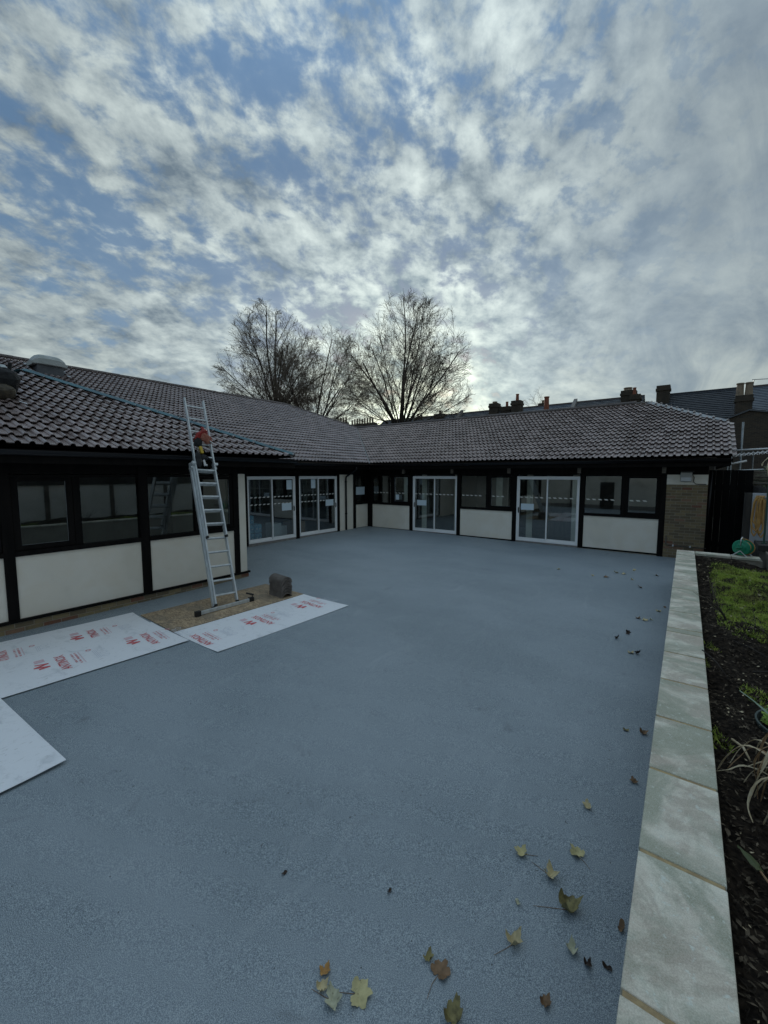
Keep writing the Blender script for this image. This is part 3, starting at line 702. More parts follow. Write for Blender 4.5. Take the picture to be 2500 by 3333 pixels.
# hidden slopes behind
bk = MB()
bk.add([(XRA, -6.6, ZRA - 0.02), (XRA, 14.98, ZRA - 0.02), (XRA - AW, 22.46, ZE - 0.02), (XRA - AW, -6.6, ZE - 0.02)], [(0, 1, 2, 3)])
bk.add([(XRA, 14.98, ZRA - 0.02), (XAE - D, YRB, ZRB - 0.02), (-1.376, YRB, ZRB - 0.02), (0.64, 20.15, 3.95), (0.66, 22.46, ZE - 0.02), (XRA - AW, 22.46, ZE - 0.02)], [(0, 1, 2, 3, 4, 5)])
bk.add([(0.64, 15.27, 3.955), (0.64, 20.15, 3.955), (-1.376, YRB, ZRB - 0.01)], [(0, 1, 2)])
bk.add([(XLE, YWS, ZW), (XLE - HW, YWN - HW, ZRW), (-14.35, YWN - HW, ZRW), (XAE - 0.1, YWS, ZW)], [(0, 1, 2, 3)])
part(bk, 'back_slope', 'tile')
part(MB().add([(0.62, YBE, 2.72), (0.62, YBE, ZE - 0.02), (0.62, 15.27, 3.93), (0.62, 20.15, 3.93), (0.62, 22.46, ZE - 0.02), (0.62, 22.46, 2.72)], [(0, 1, 2, 3, 4, 5)]), 'verge_board', 'black', solid=0.03)
# ridge and hip tiles
def ridge_mesh(r=0.115, l=0.45, arc=75):
    mb = MB(); n = 9
    for y in (0, l):
        rr = r + (0.006 if y else 0)
        for rad in (rr, rr - 0.018):
            for k in range(n):
                t = R(-arc + 2 * arc * k / (n - 1)); mb.v.append((rad * math.sin(t), y, rad * math.cos(t) - r * math.cos(R(arc))))
    for k in range(n - 1):
        mb.f += [(k, k + 1, 2 * n + k + 1, 2 * n + k), (n + k, 3 * n + k, 3 * n + k + 1, n + k + 1), (k, n + k, n + k + 1, k + 1), (2 * n + k, 2 * n + k + 1, 3 * n + k + 1, 3 * n + k)]
    mb.f += [(0, 2 * n, 3 * n, n), (n - 1, 2 * n - 1, 4 * n - 1, 3 * n - 1)]
    return mb
rm = ridge_mesh().mesh('ridge_tile'); rm.materials.append(M['ridge'])
for p in rm.polygons: p.use_smooth = False
def ridge_line(a, b, lift=0.035):
    a = Vector(a); b = Vector(b); d = (b - a); n = max(1, int(d.length / 0.445)); d.normalize()
    side = d.cross(Vector((0, 0, 1))).normalized(); up = side.cross(d)
    bed = MB(); bed.bar(a + up * (lift + 0.005), b + up * (lift + 0.005), 0.17, 0.05); part(bed, 'ridge_bedding', 'mortar')
    for i in range(n):
        o = a + d * (i * 0.445) + up * (lift + random.uniform(-0.004, 0.004))
        inst('ridge_tile', rm, Matrix.Translation(o) @ Matrix(((*side, 0), (*d, 0), (*up, 0), (0, 0, 0, 1))).transposed(), bld)
ridge_line((XRA, -6.0, ZRA), (XRA, 14.98, ZRA)); ridge_line((XRA, 14.98, ZRA), (XAE - D, YRB, ZRB)); ridge_line((XAE - D, YRB, ZRB), (-1.5, YRB, ZRB))
# valley trough, unfinished hip, teal membrane on the wing hip
def ribbon(name, pts, w, mat, lift=0.0, t=0.008, wob=0.0):
    mb = MB(); Lf, Rt = [], []
    pts = [Vector(p) for p in pts]
    for i, p in enumerate(pts):
        d = (pts[min(i + 1, len(pts) - 1)] - pts[max(i - 1, 0)]).normalized(); s = d.cross(Vector((0, 0, 1))).normalized(); up = s.cross(d)
        ww = w * (1 + random.uniform(-wob, wob)); cc = p + up * (lift + random.uniform(0, wob * 0.04))
        Lf.append((cc - s * ww / 2 - up * w * 0.18)); Rt.append((cc + s * ww / 2 - up * w * 0.18))
        if i == 0: C_ = []
        C_.append(cc)
    mb.strip(Lf, C_); mb.strip(C_, Rt)
    return part(mb, name, mat, solid=t)
def lerp(a, b, n): return [Vector(a).lerp(Vector(b), i / (n - 1)) for i in range(n)]
vmb = MB(); a, b = Vector((XAE, YBE, ZE)), Vector((XAE - D, YRB, ZRB)); d = (b - a).normalized(); s = d.cross(Vector((0, 0, 1))).normalized()
vmb.strip([a + V(0, 0, .02) - s * 0.10 + V(0, 0, .03), b + V(0, 0, .02) - s * 0.10 + V(0, 0, .03)], [a + V(0, 0, .02), b + V(0, 0, .02)]); vmb.strip([a + V(0, 0, .02), b + V(0, 0, .02)], [a + s * 0.10 + V(0, 0, .05), b + s * 0.10 + V(0, 0, .05)])
part(vmb, 'valley_trough', 'vent', solid=0.004)
ribbon('hip_flashing', lerp((-1.5, 17.75, ZRB + 0.03), (0.60, 15.30, 4.0), 14), 0.24, 'lead', 0.03, wob=0.35)
ribbon('hip_membrane', lerp((XLE - 0.02, YWN - 0.02, ZW + 0.05), (XLE - HW, YWN - HW, ZRW + 0.05), 30), 0.30, 'teal', 0.05, wob=0.12)
ribbon('ridge_membrane', lerp((XLE - HW, YWN - HW, ZRW + 0.05), (-14.3, YWN - HW, ZRW + 0.05), 14), 0.30, 'teal', 0.05, wob=0.12)
# roof vent (extractor cowl) on slope A
def roof_z(x): return ZE + TAN * (XAE - x)
vb = MB(); cx0, cy0 = -16.95, 4.42
zz = roof_z(cx0)
vb.add([(cx0 + 0.34, cy0 - 0.36, roof_z(cx0 + 0.34) - 0.05), (cx0 + 0.34, cy0 + 0.36, roof_z(cx0 + 0.34) - 0.05), (cx0 - 0.34, cy0 + 0.36, roof_z(cx0 - 0.34) - 0.05), (cx0 - 0.34, cy0 - 0.36, roof_z(cx0 - 0.34) - 0.05),
        (cx0 + 0.31, cy0 - 0.33, zz + 0.20), (cx0 + 0.31, cy0 + 0.33, zz + 0.20), (cx0 - 0.31, cy0 + 0.33, zz + 0.26), (cx0 - 0.31, cy0 - 0.33, zz + 0.26)],
       [(0, 1, 5, 4), (1, 2, 6, 5), (2, 3, 7, 6), (3, 0, 4, 7), (4, 5, 6, 7), (3, 2, 1, 0)])
vent = part(vb, 'roof_vent', 'slate', bevel=0.01)
cw = MB(); nseg = 14; prof = []
for k in range(nseg + 1):
    t = k / nseg; yy = -0.46 + 0.92 * t; hh = 0.25 * (1 - abs(2 * t - 1) ** 5) + 0.03; wv = 0.40 * (1 - 0.30 * abs(2 * t - 1) ** 3)
    ring = [(cx0 + wv * math.cos(R(a)), cy0 + yy, zz + 0.25 + hh * max(0, math.sin(R(a))) ** 0.7 - (0.07 if a in (0, 180) else 0)) for a in (0, 15, 40, 65, 90, 115, 140, 165, 180)]
    prof.append(ring)
o = 0
for ring in prof: cw.v += ring
for i in range(nseg):
    for k in range(8): cw.f.append((i * 9 + k, i * 9 + k + 1, (i + 1) * 9 + k + 1, (i + 1) * 9 + k))
cw.f.append(tuple(range(9))); cw.f.append(tuple(nseg * 9 + k for k in reversed(range(9))))
for i in range(nseg): cw.f.append((i * 9, (i + 1) * 9, (i + 1) * 9 + 8, i * 9 + 8))
part(cw, 'cowl', 'vent', vent, smooth=False, bevel=0.02)
for k in range(9):
    x = cx0 + random.uniform(-0.4, 0.45); y = cy0 + (0.42 if k % 2 else -0.42) + random.uniform(-0.06, 0.06); w = random.uniform(0.06, 0.12)
    part(MB().obox((x, y, roof_z(x) + 0.085), (1, 0, -TAN + random.uniform(-.1, .1)), (0, 1, random.uniform(-.15, .15)), (TAN, 0, 1), w, w * 0.7, 0.006), 'flashing', 'lead', vent)
# roof window beside it
def rw():
    ax = Vector((1, 0, -TAN)).normalized(); nz = Vector((TAN, 0, 1)).normalized(); c0 = Vector((-16.1, 2.75, roof_z(-16.1))) + nz * 0.07
    m = MB()
    for s_ in (-1, 1):
        m.obox(c0 + Vector((0, 0.48 * s_, 0)), ax, (0, 1, 0), nz, 0.58, 0.07, 0.05); m.obox(c0 + ax * 0.52 * s_, ax, (0, 1, 0), nz, 0.06, 0.40, 0.049)
    r = part(m, 'roof_window', 'vent', bevel=0.005)
    part(MB().obox(c0, ax, (0, 1, 0), nz, 0.47, 0.42, 0.02), 'blind', 'white_box', r)
rw()

# ------------------------------------------------------------------ planter wall with coping
def kx(y): return -0.08 - 0.0166 * y, 0.205 - 0.0158 * y
pw_ = thing('planter_wall', (-0.1, 4, 0.05), 'low retaining wall with pale sandstone coping slabs between court and flower bed', 'wall')
body = MB()
body.add([(kx(-6)[0] + 0.03, -6, -0.2), (kx(-6)[1] - 0.03, -6, -0.2), (kx(10.4)[1] - 0.03, 10.4, -0.2), (kx(10.4)[0] + 0.03, 10.4, -0.2),
          (kx(-6)[0] + 0.03, -6, 0.905), (kx(-6)[1] - 0.03, -6, 0.905), (kx(10.4)[1] - 0.03, 10.4, 0.905), (kx(10.4)[0] + 0.03, 10.4, 0.905)],
         [(3, 2, 1, 0), (4, 5, 6, 7), (0, 1, 5, 4), (1, 2, 6, 5), (2, 3, 7, 6), (3, 0, 4, 7)])
body.box(0.02, 1.05, 10.19, 10.42, -0.2, 0.904)
body.obj('wall_body', 'pointing', pw_)
edges = [0.72 - 0.6 * k for k in range(11, 0, -1)] + [0.72, 1.32, 1.91, 2.51, 3.10, 3.71, 4.31, 4.90, 5.04, 5.675, 6.27, 6.86, 7.45, 8.04, 8.65, 9.25, 9.85, 10.45]
J = 0.0105
for e0, e1 in zip(edges[:-1], edges[1:]):
    if e1 < -5.5: continue
    m = MB(); z0, z1 = 0.908, 0.95 + random.uniform(-0.0015, 0.0015); y0, y1 = e0 + J, e1 - J
    P = [(kx(y0)[0], y0), (kx(y0)[1], y0), (kx(y1)[1], y1), (kx(y1)[0], y1)]
    m.add([(x, y, z0) for x, y in P] + [(x, y, z1) for x, y in P], [(3, 2, 1, 0), (4, 5, 6, 7), (0, 1, 5, 4), (1, 2, 6, 5), (2, 3, 7, 6), (3, 0, 4, 7)])
    m.obj('coping_slab', 'stone', pw_, bevel=0.004)
jm = MB(); P = [(kx(-5.4)[0] + 0.006, -5.4), (kx(-5.4)[1] - 0.006, -5.4), (kx(10.44)[1] - 0.006, 10.44), (kx(10.44)[0] + 0.006, 10.44)]
jm.add([(x, y, 0.906) for x, y in P] + [(x, y, 0.9455) for x, y in P], [(3, 2, 1, 0), (4, 5, 6, 7), (0, 1, 5, 4), (1, 2, 6, 5), (2, 3, 7, 6), (3, 0, 4, 7)])
jm.obj('joint_mortar', 'sand_mortar', pw_)
for x0, x1 in ((0.052, 0.60), (0.612, 1.02)):
    MB().box(x0, x1, 10.17, 10.45, 0.906, 0.951).obj('coping_slab', 'stone', pw_, bevel=0.004)

# ------------------------------------------------------------------ flower bed: soil, litter, moss and grass
def bedz(x, y):
    return 0.84 + 0.035 * math.sin(x * 3.1 + y * 1.3) + 0.03 * math.sin(y * 2.7 - x * 2.2) + 0.02 * math.sin(x * 9 + y * 7)
sm = MB(); nx, ny = 44, 200
for j in range(ny + 1):
    y = -6 + 16.17 * j / ny
    for i in range(nx + 1):
        x = kx(y)[1] - 0.02 + (2.62 - kx(y)[1]) * i / nx
        sm.v.append((x, y, bedz(x, y) + random.uniform(-0.014, 0.014) - (0.03 if i == 0 else 0)))
for j in range(ny):
    for i in range(nx):
        a = j * (nx + 1) + i; sm.f.append((a, a + 1, a + nx + 2, a + nx + 1))
tag(sm.obj('flower_bed_soil', 'soil'), kind='structure')
ch = MB()
for k in range(15000):
    y = 1.0 + 9.0 * random.random() ** 1.25; x = kx(y)[1] + 0.02 + random.random() * (0.5 + 0.12 * y)
    if 5.7 < y < 9.7 and x > 0.25 and random.random() < 0.75: continue
    l = random.uniform(0.004, 0.016) * (1 + 0.10 * y); w = l * random.uniform(0.12, 0.55); a = random.uniform(0, 6.28)
    dx, dy = math.cos(a), math.sin(a); z = bedz(x, y) + random.uniform(0.0, 0.022); t1, t2 = random.uniform(-.5, .5), random.uniform(-.6, .6)
    p = V(x, y, z); u = V(dx, dy, t1) * l; v = V(-dy, dx, t2) * w
    ch.add([p - u, p + v + V(0, 0, .003), p + u, p - v], [(0, 1, 2), (0, 2, 3)])
tag(ch.obj('leaf_litter', 'chip'), 'dark rotting leaf litter and chippings on the bed soil', 'leaf litter', kind='stuff')
gm_ = MB()
def ingrass(x, y):
    s = 0.5 + 0.5 * math.sin(x * 5 + y * 1.7) * math.sin(y * 2.9 - x * 3)
    e = min((y - 5.4) / 0.9, (9.7 - y) / 0.5, (x - 0.24) / 0.22, 1)
    return e * (0.62 + 0.5 * s) * (0.25 if math.sin(x * 11 + y * 3.7) * math.sin(y * 6.1 - x * 4) > 0.45 else 1)
for k in range(90000):
    y = random.uniform(5.4, 9.8) if k < 70000 else random.uniform(2.6, 5.6); x = random.uniform(0.15, 1.35)
    if y < 5.4 or k >= 70000:
        if math.sin(x * 7 + 1) * math.sin(y * 4.3) + 0.5 * math.sin(x * 17 + y * 11) < 0.75: continue
    elif random.random() > ingrass(x, y): continue
    h = random.uniform(0.012, 0.045); a = random.uniform(0, 6.28); w = random.uniform(0.003, 0.007); z = bedz(x, y) - 0.006
    lx, ly = random.uniform(-0.03, 0.03), random.uniform(-0.03, 0.03)
    gm_.add([(x - w * math.cos(a), y - w * math.sin(a), z), (x + w * math.cos(a), y + w * math.sin(a), z), (x + lx, y + ly, z + h)], [(0, 1, 2)])
tag(gm_.obj('grass', 'grass'), 'mossy short green grass patch in the raised bed', 'grass', kind='stuff')
wl = MB()
for k in range(170):
    y = random.uniform(1.4, 9.6); x = random.uniform(kx(y)[1] + 0.05, 0.35 + 0.1 * y); l = random.uniform(0.010, 0.022) * (0.25 + 0.11 * y); a = random.uniform(0, 6.28); z = bedz(x, y) + 0.022
    u = V(math.cos(a), math.sin(a), random.uniform(-.3, .3)) * l; v = V(-math.sin(a), math.cos(a), random.uniform(-.3, .3)) * l * 0.5; p = V(x, y, z)
    wl.add([p - u, p + v + V(0, 0, .3 * l), p + u * .6 + v * .5, p + u + V(0, 0, .4 * l), p - v * .8], [(0, 1, 2), (0, 2, 4), (2, 3, 4)])
tag(wl.obj('pale_leaf_litter', 'straw'), 'scattered small pale dead leaves on the flower bed', 'leaf litter', kind='stuff')

# bare shrub in the bed
def shrub(base, seed, name, label, hgt, nst, spread):
    rd = random.Random(seed); t = thing(name, base, label, 'shrub')
    st = MB(); tw = MB(); base = Vector(base)
    for i in range(nst):
        a = rd.uniform(0, 6.28); p = base.copy(); d = V(math.cos(a) * spread, math.sin(a) * spread, 1).normalized(); pts = [p - V(0, 0, .05)]; L_ = hgt * rd.uniform(.6, 1.1)
        for k in range(6):
            d = (d + V(rd.uniform(-.25, .25), rd.uniform(-.25, .25), rd.uniform(-.15, .15))).normalized(); p = p + d * L_ / 6; pts.append(p.copy())
            if k > 0:
                for q in range(2):
                    e = (d + V(rd.uniform(-.9, .9), rd.uniform(-.9, .9), rd.uniform(-.2, .6))).normalized(); l = L_ * rd.uniform(.15, .4)
                    p2 = p + e * l * .5 + V(rd.uniform(-.02, .02), rd.uniform(-.02, .02), 0); tw.tube([p, p2, p2 + (e + V(0, 0, .3)) * l * .5], [.0035, .0028, .0015], 4)
        st.tube(pts, [0.011, .010, .008, .007, .006, .005, .003], 6)
    st.obj('stem', 'bark', t); tag(tw.obj('twigs', 'twig', t), kind='stuff')
shrub((0.80, 5.15, bedz(0.8, 5.15)), 3, 'bare_shrub', 'bare leafless shrub with dark twiggy stems in the flower bed', 0.55, 7, 0.9)
shrub((0.36, 5.85, bedz(0.36, 5.85)), 12, 'bare_seedling', 'single thin bare stem at the edge of the mossy grass', 0.35, 2, 0.7)
# loose sticks
for i, (a, b, r, lab) in enumerate((((0.12, 4.52, 0.955), (0.29, 4.20, 0.87), .006, 'short dark stick leaning out over the coping'), ((0.26, 3.22, 0.875), (0.33, 3.05, 0.87), .008, 'short pale broken stick on the dark soil'),
        ((0.30, 5.2, 0.9), (0.62, 4.75, 0.90), .007, 'dark fallen twig lying beside the bare shrub'), ((0.45, 4.4, 0.9), (0.75, 4.55, 0.9), .008, 'dark fallen twig lying behind the plant pot'))):
    s_ = MB(); a = V(*a); b = V(*b); s_.tube([a, a.lerp(b, .5) + V(.01, .01, .012), b], [r, r * .9, r * .6], 6)
    tag(s_.obj('stick', 'straw' if 'pale' in lab else 'bark', smooth=True), lab, 'stick')
# plant pot with chickweed, at the right edge
pt = thing('plant_pot', (0.655, 3.62, 0.80), 'sunken grey-green plastic pot filled with bright green chickweed', 'plant pot')
MB().lathe((0.655, 3.62, 0.665), [(0.20, 0), (0.252, 0.20), (0.258, 0.20), (0.258, 0.212), (0.247, 0.212), (0.24, 0.16)], 32).obj('rim', pm('pot_green', (0.10, 0.135, 0.12), (0.06, 0.08, 0.075), 6, rough=.7), pt, smooth=False)
MB().lathe((0.655, 3.62, 0.83), [(0.001, 0.03), (0.15, 0.025), (0.236, 0.0)], 24).obj('compost', 'soil', pt)
cwm = MB()
for k in range(2200):
    a = random.uniform(0, 6.28); r = 0.22 * math.sqrt(random.random()); x, y = 0.655 + r * math.cos(a), 3.62 + r * math.sin(a)
    if math.sin(x * 21) * math.sin(y * 17 + 2) < -0.45: continue
    z = 0.855 + random.uniform(0, 0.07); l = random.uniform(.006, .016); b_ = random.uniform(0, 6.28)
    u = V(math.cos(b_), math.sin(b_), random.uniform(-.4, .6)) * l; v = V(-math.sin(b_), math.cos(b_), random.uniform(-.3, .3)) * l * .6; p = V(x, y, z)
    cwm.add([p - u, p + v, p + u, p - v], [(0, 1, 2, 3)])
chk = cwm.obj('chickweed', pm('chickweed', (0.14, 0.26, 0.02), (0.24, 0.36, 0.05), 30, rough=.6), pt); tag(chk, kind='stuff')
# dried strap-leaved plant
def strap(mb, pts, w):
    pts = [Vector(p) for p in pts]; Lf, Rt = [], []; n = len(pts)
    fine = []
    for i in range(n - 1):
        for k in range(4):
            t = k / 4; p0 = pts[max(i - 1, 0)]; p1 = pts[i]; p2 = pts[i + 1]; p3 = pts[min(i + 2, n - 1)]
            fine.append(0.5 * ((2 * p1) + (p2 - p0) * t + (2 * p0 - 5 * p1 + 4 * p2 - p3) * t * t + (3 * p1 - p0 - 3 * p2 + p3) * t ** 3))
    fine.append(pts[-1]); m = len(fine); C_ = []
    for i, p in enumerate(fine):
        d = (fine[min(i + 1, m - 1)] - fine[max(i - 1, 0)]).normalized(); s = d.cross(V(0.2, 0.1, 1)); s = s.normalized() if s.length > 1e-3 else V(1, 0, 0)
        tw = random.uniform(-.25, .25); s = (s + d.cross(s) * tw).normalized(); ww = w * (0.35 + 0.65 * math.sin(min(1, (i + 2) / m * 1.15) * math.pi) ** .6) if i < m - 1 else w * .1
        Lf.append(p - s * ww / 2); Rt.append(p + s * ww / 2); C_.append(p + s.cross(d) * w * .12)
    mb.strip(Lf, C_); mb.strip(C_, Rt)
dpt = thing('dried_plant', (0.52, 2.75, 0.84), 'clump of dried straw-coloured strap leaves drooping over dark soil', 'plant')
B0 = V(0.52, 2.78, 0.86)
rd = random.Random(5)
for i in range(46):
    a = rd.uniform(1.6, 5.2) if i < 18 else rd.uniform(0, 6.28); rr = rd.uniform(.12, .32); h = rd.uniform(.10, .32); up = rd.uniform(0.02, .10)
    o = B0 + V(rd.uniform(-.05, .08), rd.uniform(-.08, .08), 0); d = V(math.cos(a), math.sin(a), 0)
    m = MB(); strap(m, [o, o + d * rr * .35 + V(0, 0, h * .8), o + d * rr * .75 + V(0, 0, h), o + d * rr + V(0, 0, h * .6), o + d * rr * 1.08 + V(0, 0, h * rd.uniform(-.0, .3)) + V(rd.uniform(-.03, .03), rd.uniform(-.03, .03), 0)], rd.uniform(.012, .022))
    m.obj('leaf', 'straw' if rd.random() < .65 else 'straw_brown', dpt, solid=.001)
for q in ([(0.62, 2.95, 0.93), (0.50, 2.92, 1.03), (0.38, 2.86, 1.0), (0.285, 2.80, 0.955)], [(0.60, 2.6, 0.98), (0.45, 2.62, 1.06), (0.33, 2.62, 1.02), (0.285, 2.58, 0.90), (0.30, 2.5, 0.86)]):
    m = MB(); strap(m, q, .017); m.obj('leaf', 'straw', dpt, solid=.001)
ysp = thing('strap_plant', (0.62, 3.1, 0.86), 'grey-green sword-shaped leaf pointing out of the bed beside the pot', 'plant')
m = MB(); strap(m, [(0.66, 2.98, 0.88), (0.52, 3.20, 1.0), (0.40, 3.42, 1.04), (0.31, 3.62, 1.03)], .032); m.obj('leaf', 'strap_green', ysp, solid=.002)
m = MB(); strap(m, [(0.66, 3.0, 0.88), (0.70, 3.2, 1.0), (0.78, 3.42, 1.04)], .03); m.obj('leaf', 'strap_green', ysp, solid=.002)
bsd = thing('bed_seedling', (0.36, 2.05, 0.84), 'small seedling with one broad green leaf beside the coping', 'plant')
MB().tube([(0.40, 1.88, 0.86), (0.36, 2.0, 0.90), (0.29, 2.14, 0.905)], .004, 5).obj('stem', 'straw_brown', bsd)
m = MB(); strap(m, [(0.29, 2.14, 0.905), (0.255, 2.19, 0.912), (0.225, 2.235, 0.905)], .036); m.obj('leaf', 'green_leaf', bsd, solid=.001)

# ------------------------------------------------------------------ fallen maple leaves
def leaf_obj(x, y, z, size, mat, curl, rot, seed, lobes=True, stem=True, tilt=0.0):
    rd = random.Random(seed); mb = MB(); n = 40; rings = 5; L0 = size * 0.5
    def rad(t):
        if not lobes: return 0.42 + 0.58 * abs(math.cos(t)) ** 1.5
        tt = (t + math.pi) % (2 * math.pi) - math.pi; base = 0.0
        for c_, w, h in ((0, .42, 1.0), (0.98, .44, .90), (-0.98, .44, .90), (1.95, .50, .66), (-1.95, .50, .66)):
            base = max(base, h * math.exp(-((tt - c_) / w) ** 2))
        r = 0.55 + 0.45 * base
        return r * (1 + 0.06 * math.sin(t * 13 + seed) + 0.05 * math.sin(t * 23 + 2 * seed)) * (0.45 if abs(tt) > 2.85 else 1)
    cvx = rd.uniform(-1, 1); ph = math.pi / 2 + rd.uniform(-.5, .5); fold = curl * rd.uniform(.5, 1.0)
    def shape(r, t):
        px, py = r * math.cos(t) * L0, r * math.sin(t) * L0
        # roll the leaf about an axis and cup it
        ax = ph; u = px * math.cos(ax) + py * math.sin(ax); v = -px * math.sin(ax) + py * math.cos(ax)
        k = curl * 2.4 / size
        uu, zz_ = (math.sin(k * u) / k, (1 - math.cos(k * u)) / k) if abs(k) > 1e-4 else (u, 0)
        zz_ += abs(v) * fold * 0.6
        zz_ += 0.10 * size * r * r * math.sin(3 * t + ph) * (0.4 + curl) + 0.05 * size * r * abs(math.sin(2.5 * t))
        return V(uu * math.cos(ax) - v * math.sin(ax), uu * math.sin(ax) + v * math.cos(ax), zz_)
    mb.v.append(tuple(shape(0, 0)))
    for k in range(1, rings + 1):
        for i in range(n):
            t = 2 * math.pi * i / n; mb.v.append(tuple(shape(rad(t) * k / rings, t)))
    for i in range(n): mb.f.append((0, 1 + i, 1 + (i + 1) % n))
    for k in range(rings - 1):
        for i in range(n):
            a = 1 + k * n; mb.f.append((a + i, a + n + i, a + n + (i + 1) % n, a + (i + 1) % n))
    m = Matrix.Rotation(rot, 4, 'Z') @ Matrix.Rotation(tilt, 4, 'X')
    vs = [m @ Vector(v) for v in mb.v]; zmin = min(v.z for v in vs); sw_ = MB()
    mb.v = [tuple(v + V(0, 0, 0.001 - zmin)) for v in vs]
    t = thing('fallen_leaf', (x, y, z), 'x', 'leaf', 'fallen leaves scattered on the court')
    mb.v = [tuple(Vector(v) + V(x, y, z)) for v in mb.v]
    mb.obj('blade', mat, t, smooth=True)
    if stem:
        b = Vector(mb.v[0]); d = m @ V(-1, 0.2 * cvx, 0); d.z = 0; d.normalize()
        e = V(b.x, b.y, 0) + d * size * rd.uniform(.8, 1.2); ez = z + 0.004
        sw_.tube([b, b.lerp(V(e.x, e.y, ez), .5) + V(0.1 * size * cvx, 0, 0), V(e.x, e.y, ez)], [.0016, .0013, .0010], 4); sw_.obj('stalk', 'lf_brown', t)
    return t
NEARL = [(-1.31, 1.26, .065, 'lf_orange', .8, 'small orange curled leaf beside a folded pale green leaf'), (-1.27, 1.20, .066, 'lf_tan', 1.2, 'tan rolled leaf touching a folded pale green leaf'), (-1.205, 1.20, .095, 'lf_pale', .9, 'folded pale grey-green leaf next to a tan rolled leaf'),
 (-1.12, 1.29, .118, 'lf_yellow', .25, 'flat yellow-green maple leaf with open pointed lobes and stalk'), (-.93, 1.60, .060, 'lf_olive', 1.3, 'narrow olive strip of leaf beside a brown maple leaf'), (-.86, 1.59, .102, 'lf_brown', .35, 'flat brown maple leaf with an olive strip beside it'),
 (-.73, 1.47, .11, 'lf_olive', 1.2, 'curled blotchy olive leaf with tan edges'), (-.42, 1.77, .062, 'lf_brown', 1.2, 'small upright dark brown leaf with pointed tip'), (-.62, 1.92, .094, 'lf_tan', 1.3, 'long tan leaf folded lengthwise'),
 (-.37, 2.07, .078, 'lf_pale', 1.1, 'pale cupped leaf beside a dark red-brown scrap'), (-.30, 2.05, .058, 'lf_dark', 1.4, 'dark red-brown rolled scrap beside a pale cupped leaf'), (-.75, 2.44, .092, 'lf_yellow', .8, 'creased pale yellow leaf lying with folded lobe'),
 (-.47, 2.64, .098, 'lf_yellow', .6, 'two-lobed pale yellow leaf with long thin stalk'), (-.57, 2.40, .104, 'lf_tan', 1.3, 'crumpled tan leaf touching the largest spotted olive leaf'), (-.44, 2.26, .140, 'lf_olive', 1.3, 'largest olive leaf with dark spots and curled edges'),
 (-.67, 2.13, .035, 'lf_pale', 1.0, 'tiny crumpled grey-green leaf scrap'), (-.19, 2.33, .052, 'lf_brown', 1.4, 'small dark leaf standing against the coping foot'), (-.50, 3.07, .076, 'lf_tan', 1.0, 'lone tan curled leaf on open court'),
 (-.26, 3.55, .064, 'lf_brown', .9, 'small reddish brown leaf beside the planter wall'), (-1.85, 1.46, .034, 'lf_dark', 1.0, 'tiny black leaf scrap on bare court'), (-1.28, 1.75, .032, 'lf_dark', 1.4, 'tiny dark sliver of leaf on bare court'), (-.22, 2.09, .04, 'lf_dark', 1.3, 'small broken dark leaf bits near the coping'),
 (-.40, 4.25, .056, 'lf_olive', .4, 'small green flat leaf on the court near the coping'), (-.27, 4.28, .08, 'lf_brown', 1.2, 'curled brown leaf beside a small green leaf')]
for i, (x, y, s_, mt_, cu, lab) in enumerate(NEARL):
    t = leaf_obj(x, y, floorZ(x, y), s_ * 1.12, mt_, cu * 1.2, random.uniform(0, 6.28), 50 + i, lobes=s_ > .055, stem=s_ > .085, tilt=random.uniform(-.12, .12)); t['label'] = lab
FARL = [(-2.54, 10.29, .099, 'lf_tan'), (-1.76, 10.12, .073, 'lf_tan'), (-1.49, 10.14, .121, 'lf_brown'), (-1.38, 10.72, .11, 'lf_tan'), (-1.22, 10.68, .11, 'lf_tan'), (-1.05, 11.21, .098, 'lf_tan'), (-1.0, 10.24, .09, 'lf_tan'), (-.81, 9.67, .10, 'lf_brown'), (-.59, 10.97, .087, 'lf_brown'),
 (-.64, 7.65, .084, 'lf_brown'), (-.53, 7.60, .10, 'lf_tan'), (-.46, 7.68, .07, 'lf_pale'), (-.40, 8.22, .098, 'lf_tan'), (-.33, 8.51, .063, 'lf_brown'), (-.69, 6.83, .08, 'lf_dark'), (-.77, 6.54, .085, 'lf_dark'), (-.57, 6.13, .085, 'lf_tan'), (-.48, 6.13, .081, 'lf_dark')]
for i, (x, y, s_, mt_) in enumerate(FARL):
    t = leaf_obj(x, y, floorZ(x, y), s_ * 1.1, mt_, .8, random.uniform(0, 6.28), 150 + i, lobes=True, stem=False, tilt=random.uniform(-.5, .5) if mt_ != 'lf_dark' else 1.0)
    t['label'] = {'lf_tan': 'curled tan leaf blown to the far end of the court', 'lf_brown': 'curled brown leaf blown to the far end of the court', 'lf_dark': 'dark crumpled leaf standing up on the far court', 'lf_pale': 'curled pale leaf touching a tan one on the far court'}[mt_]

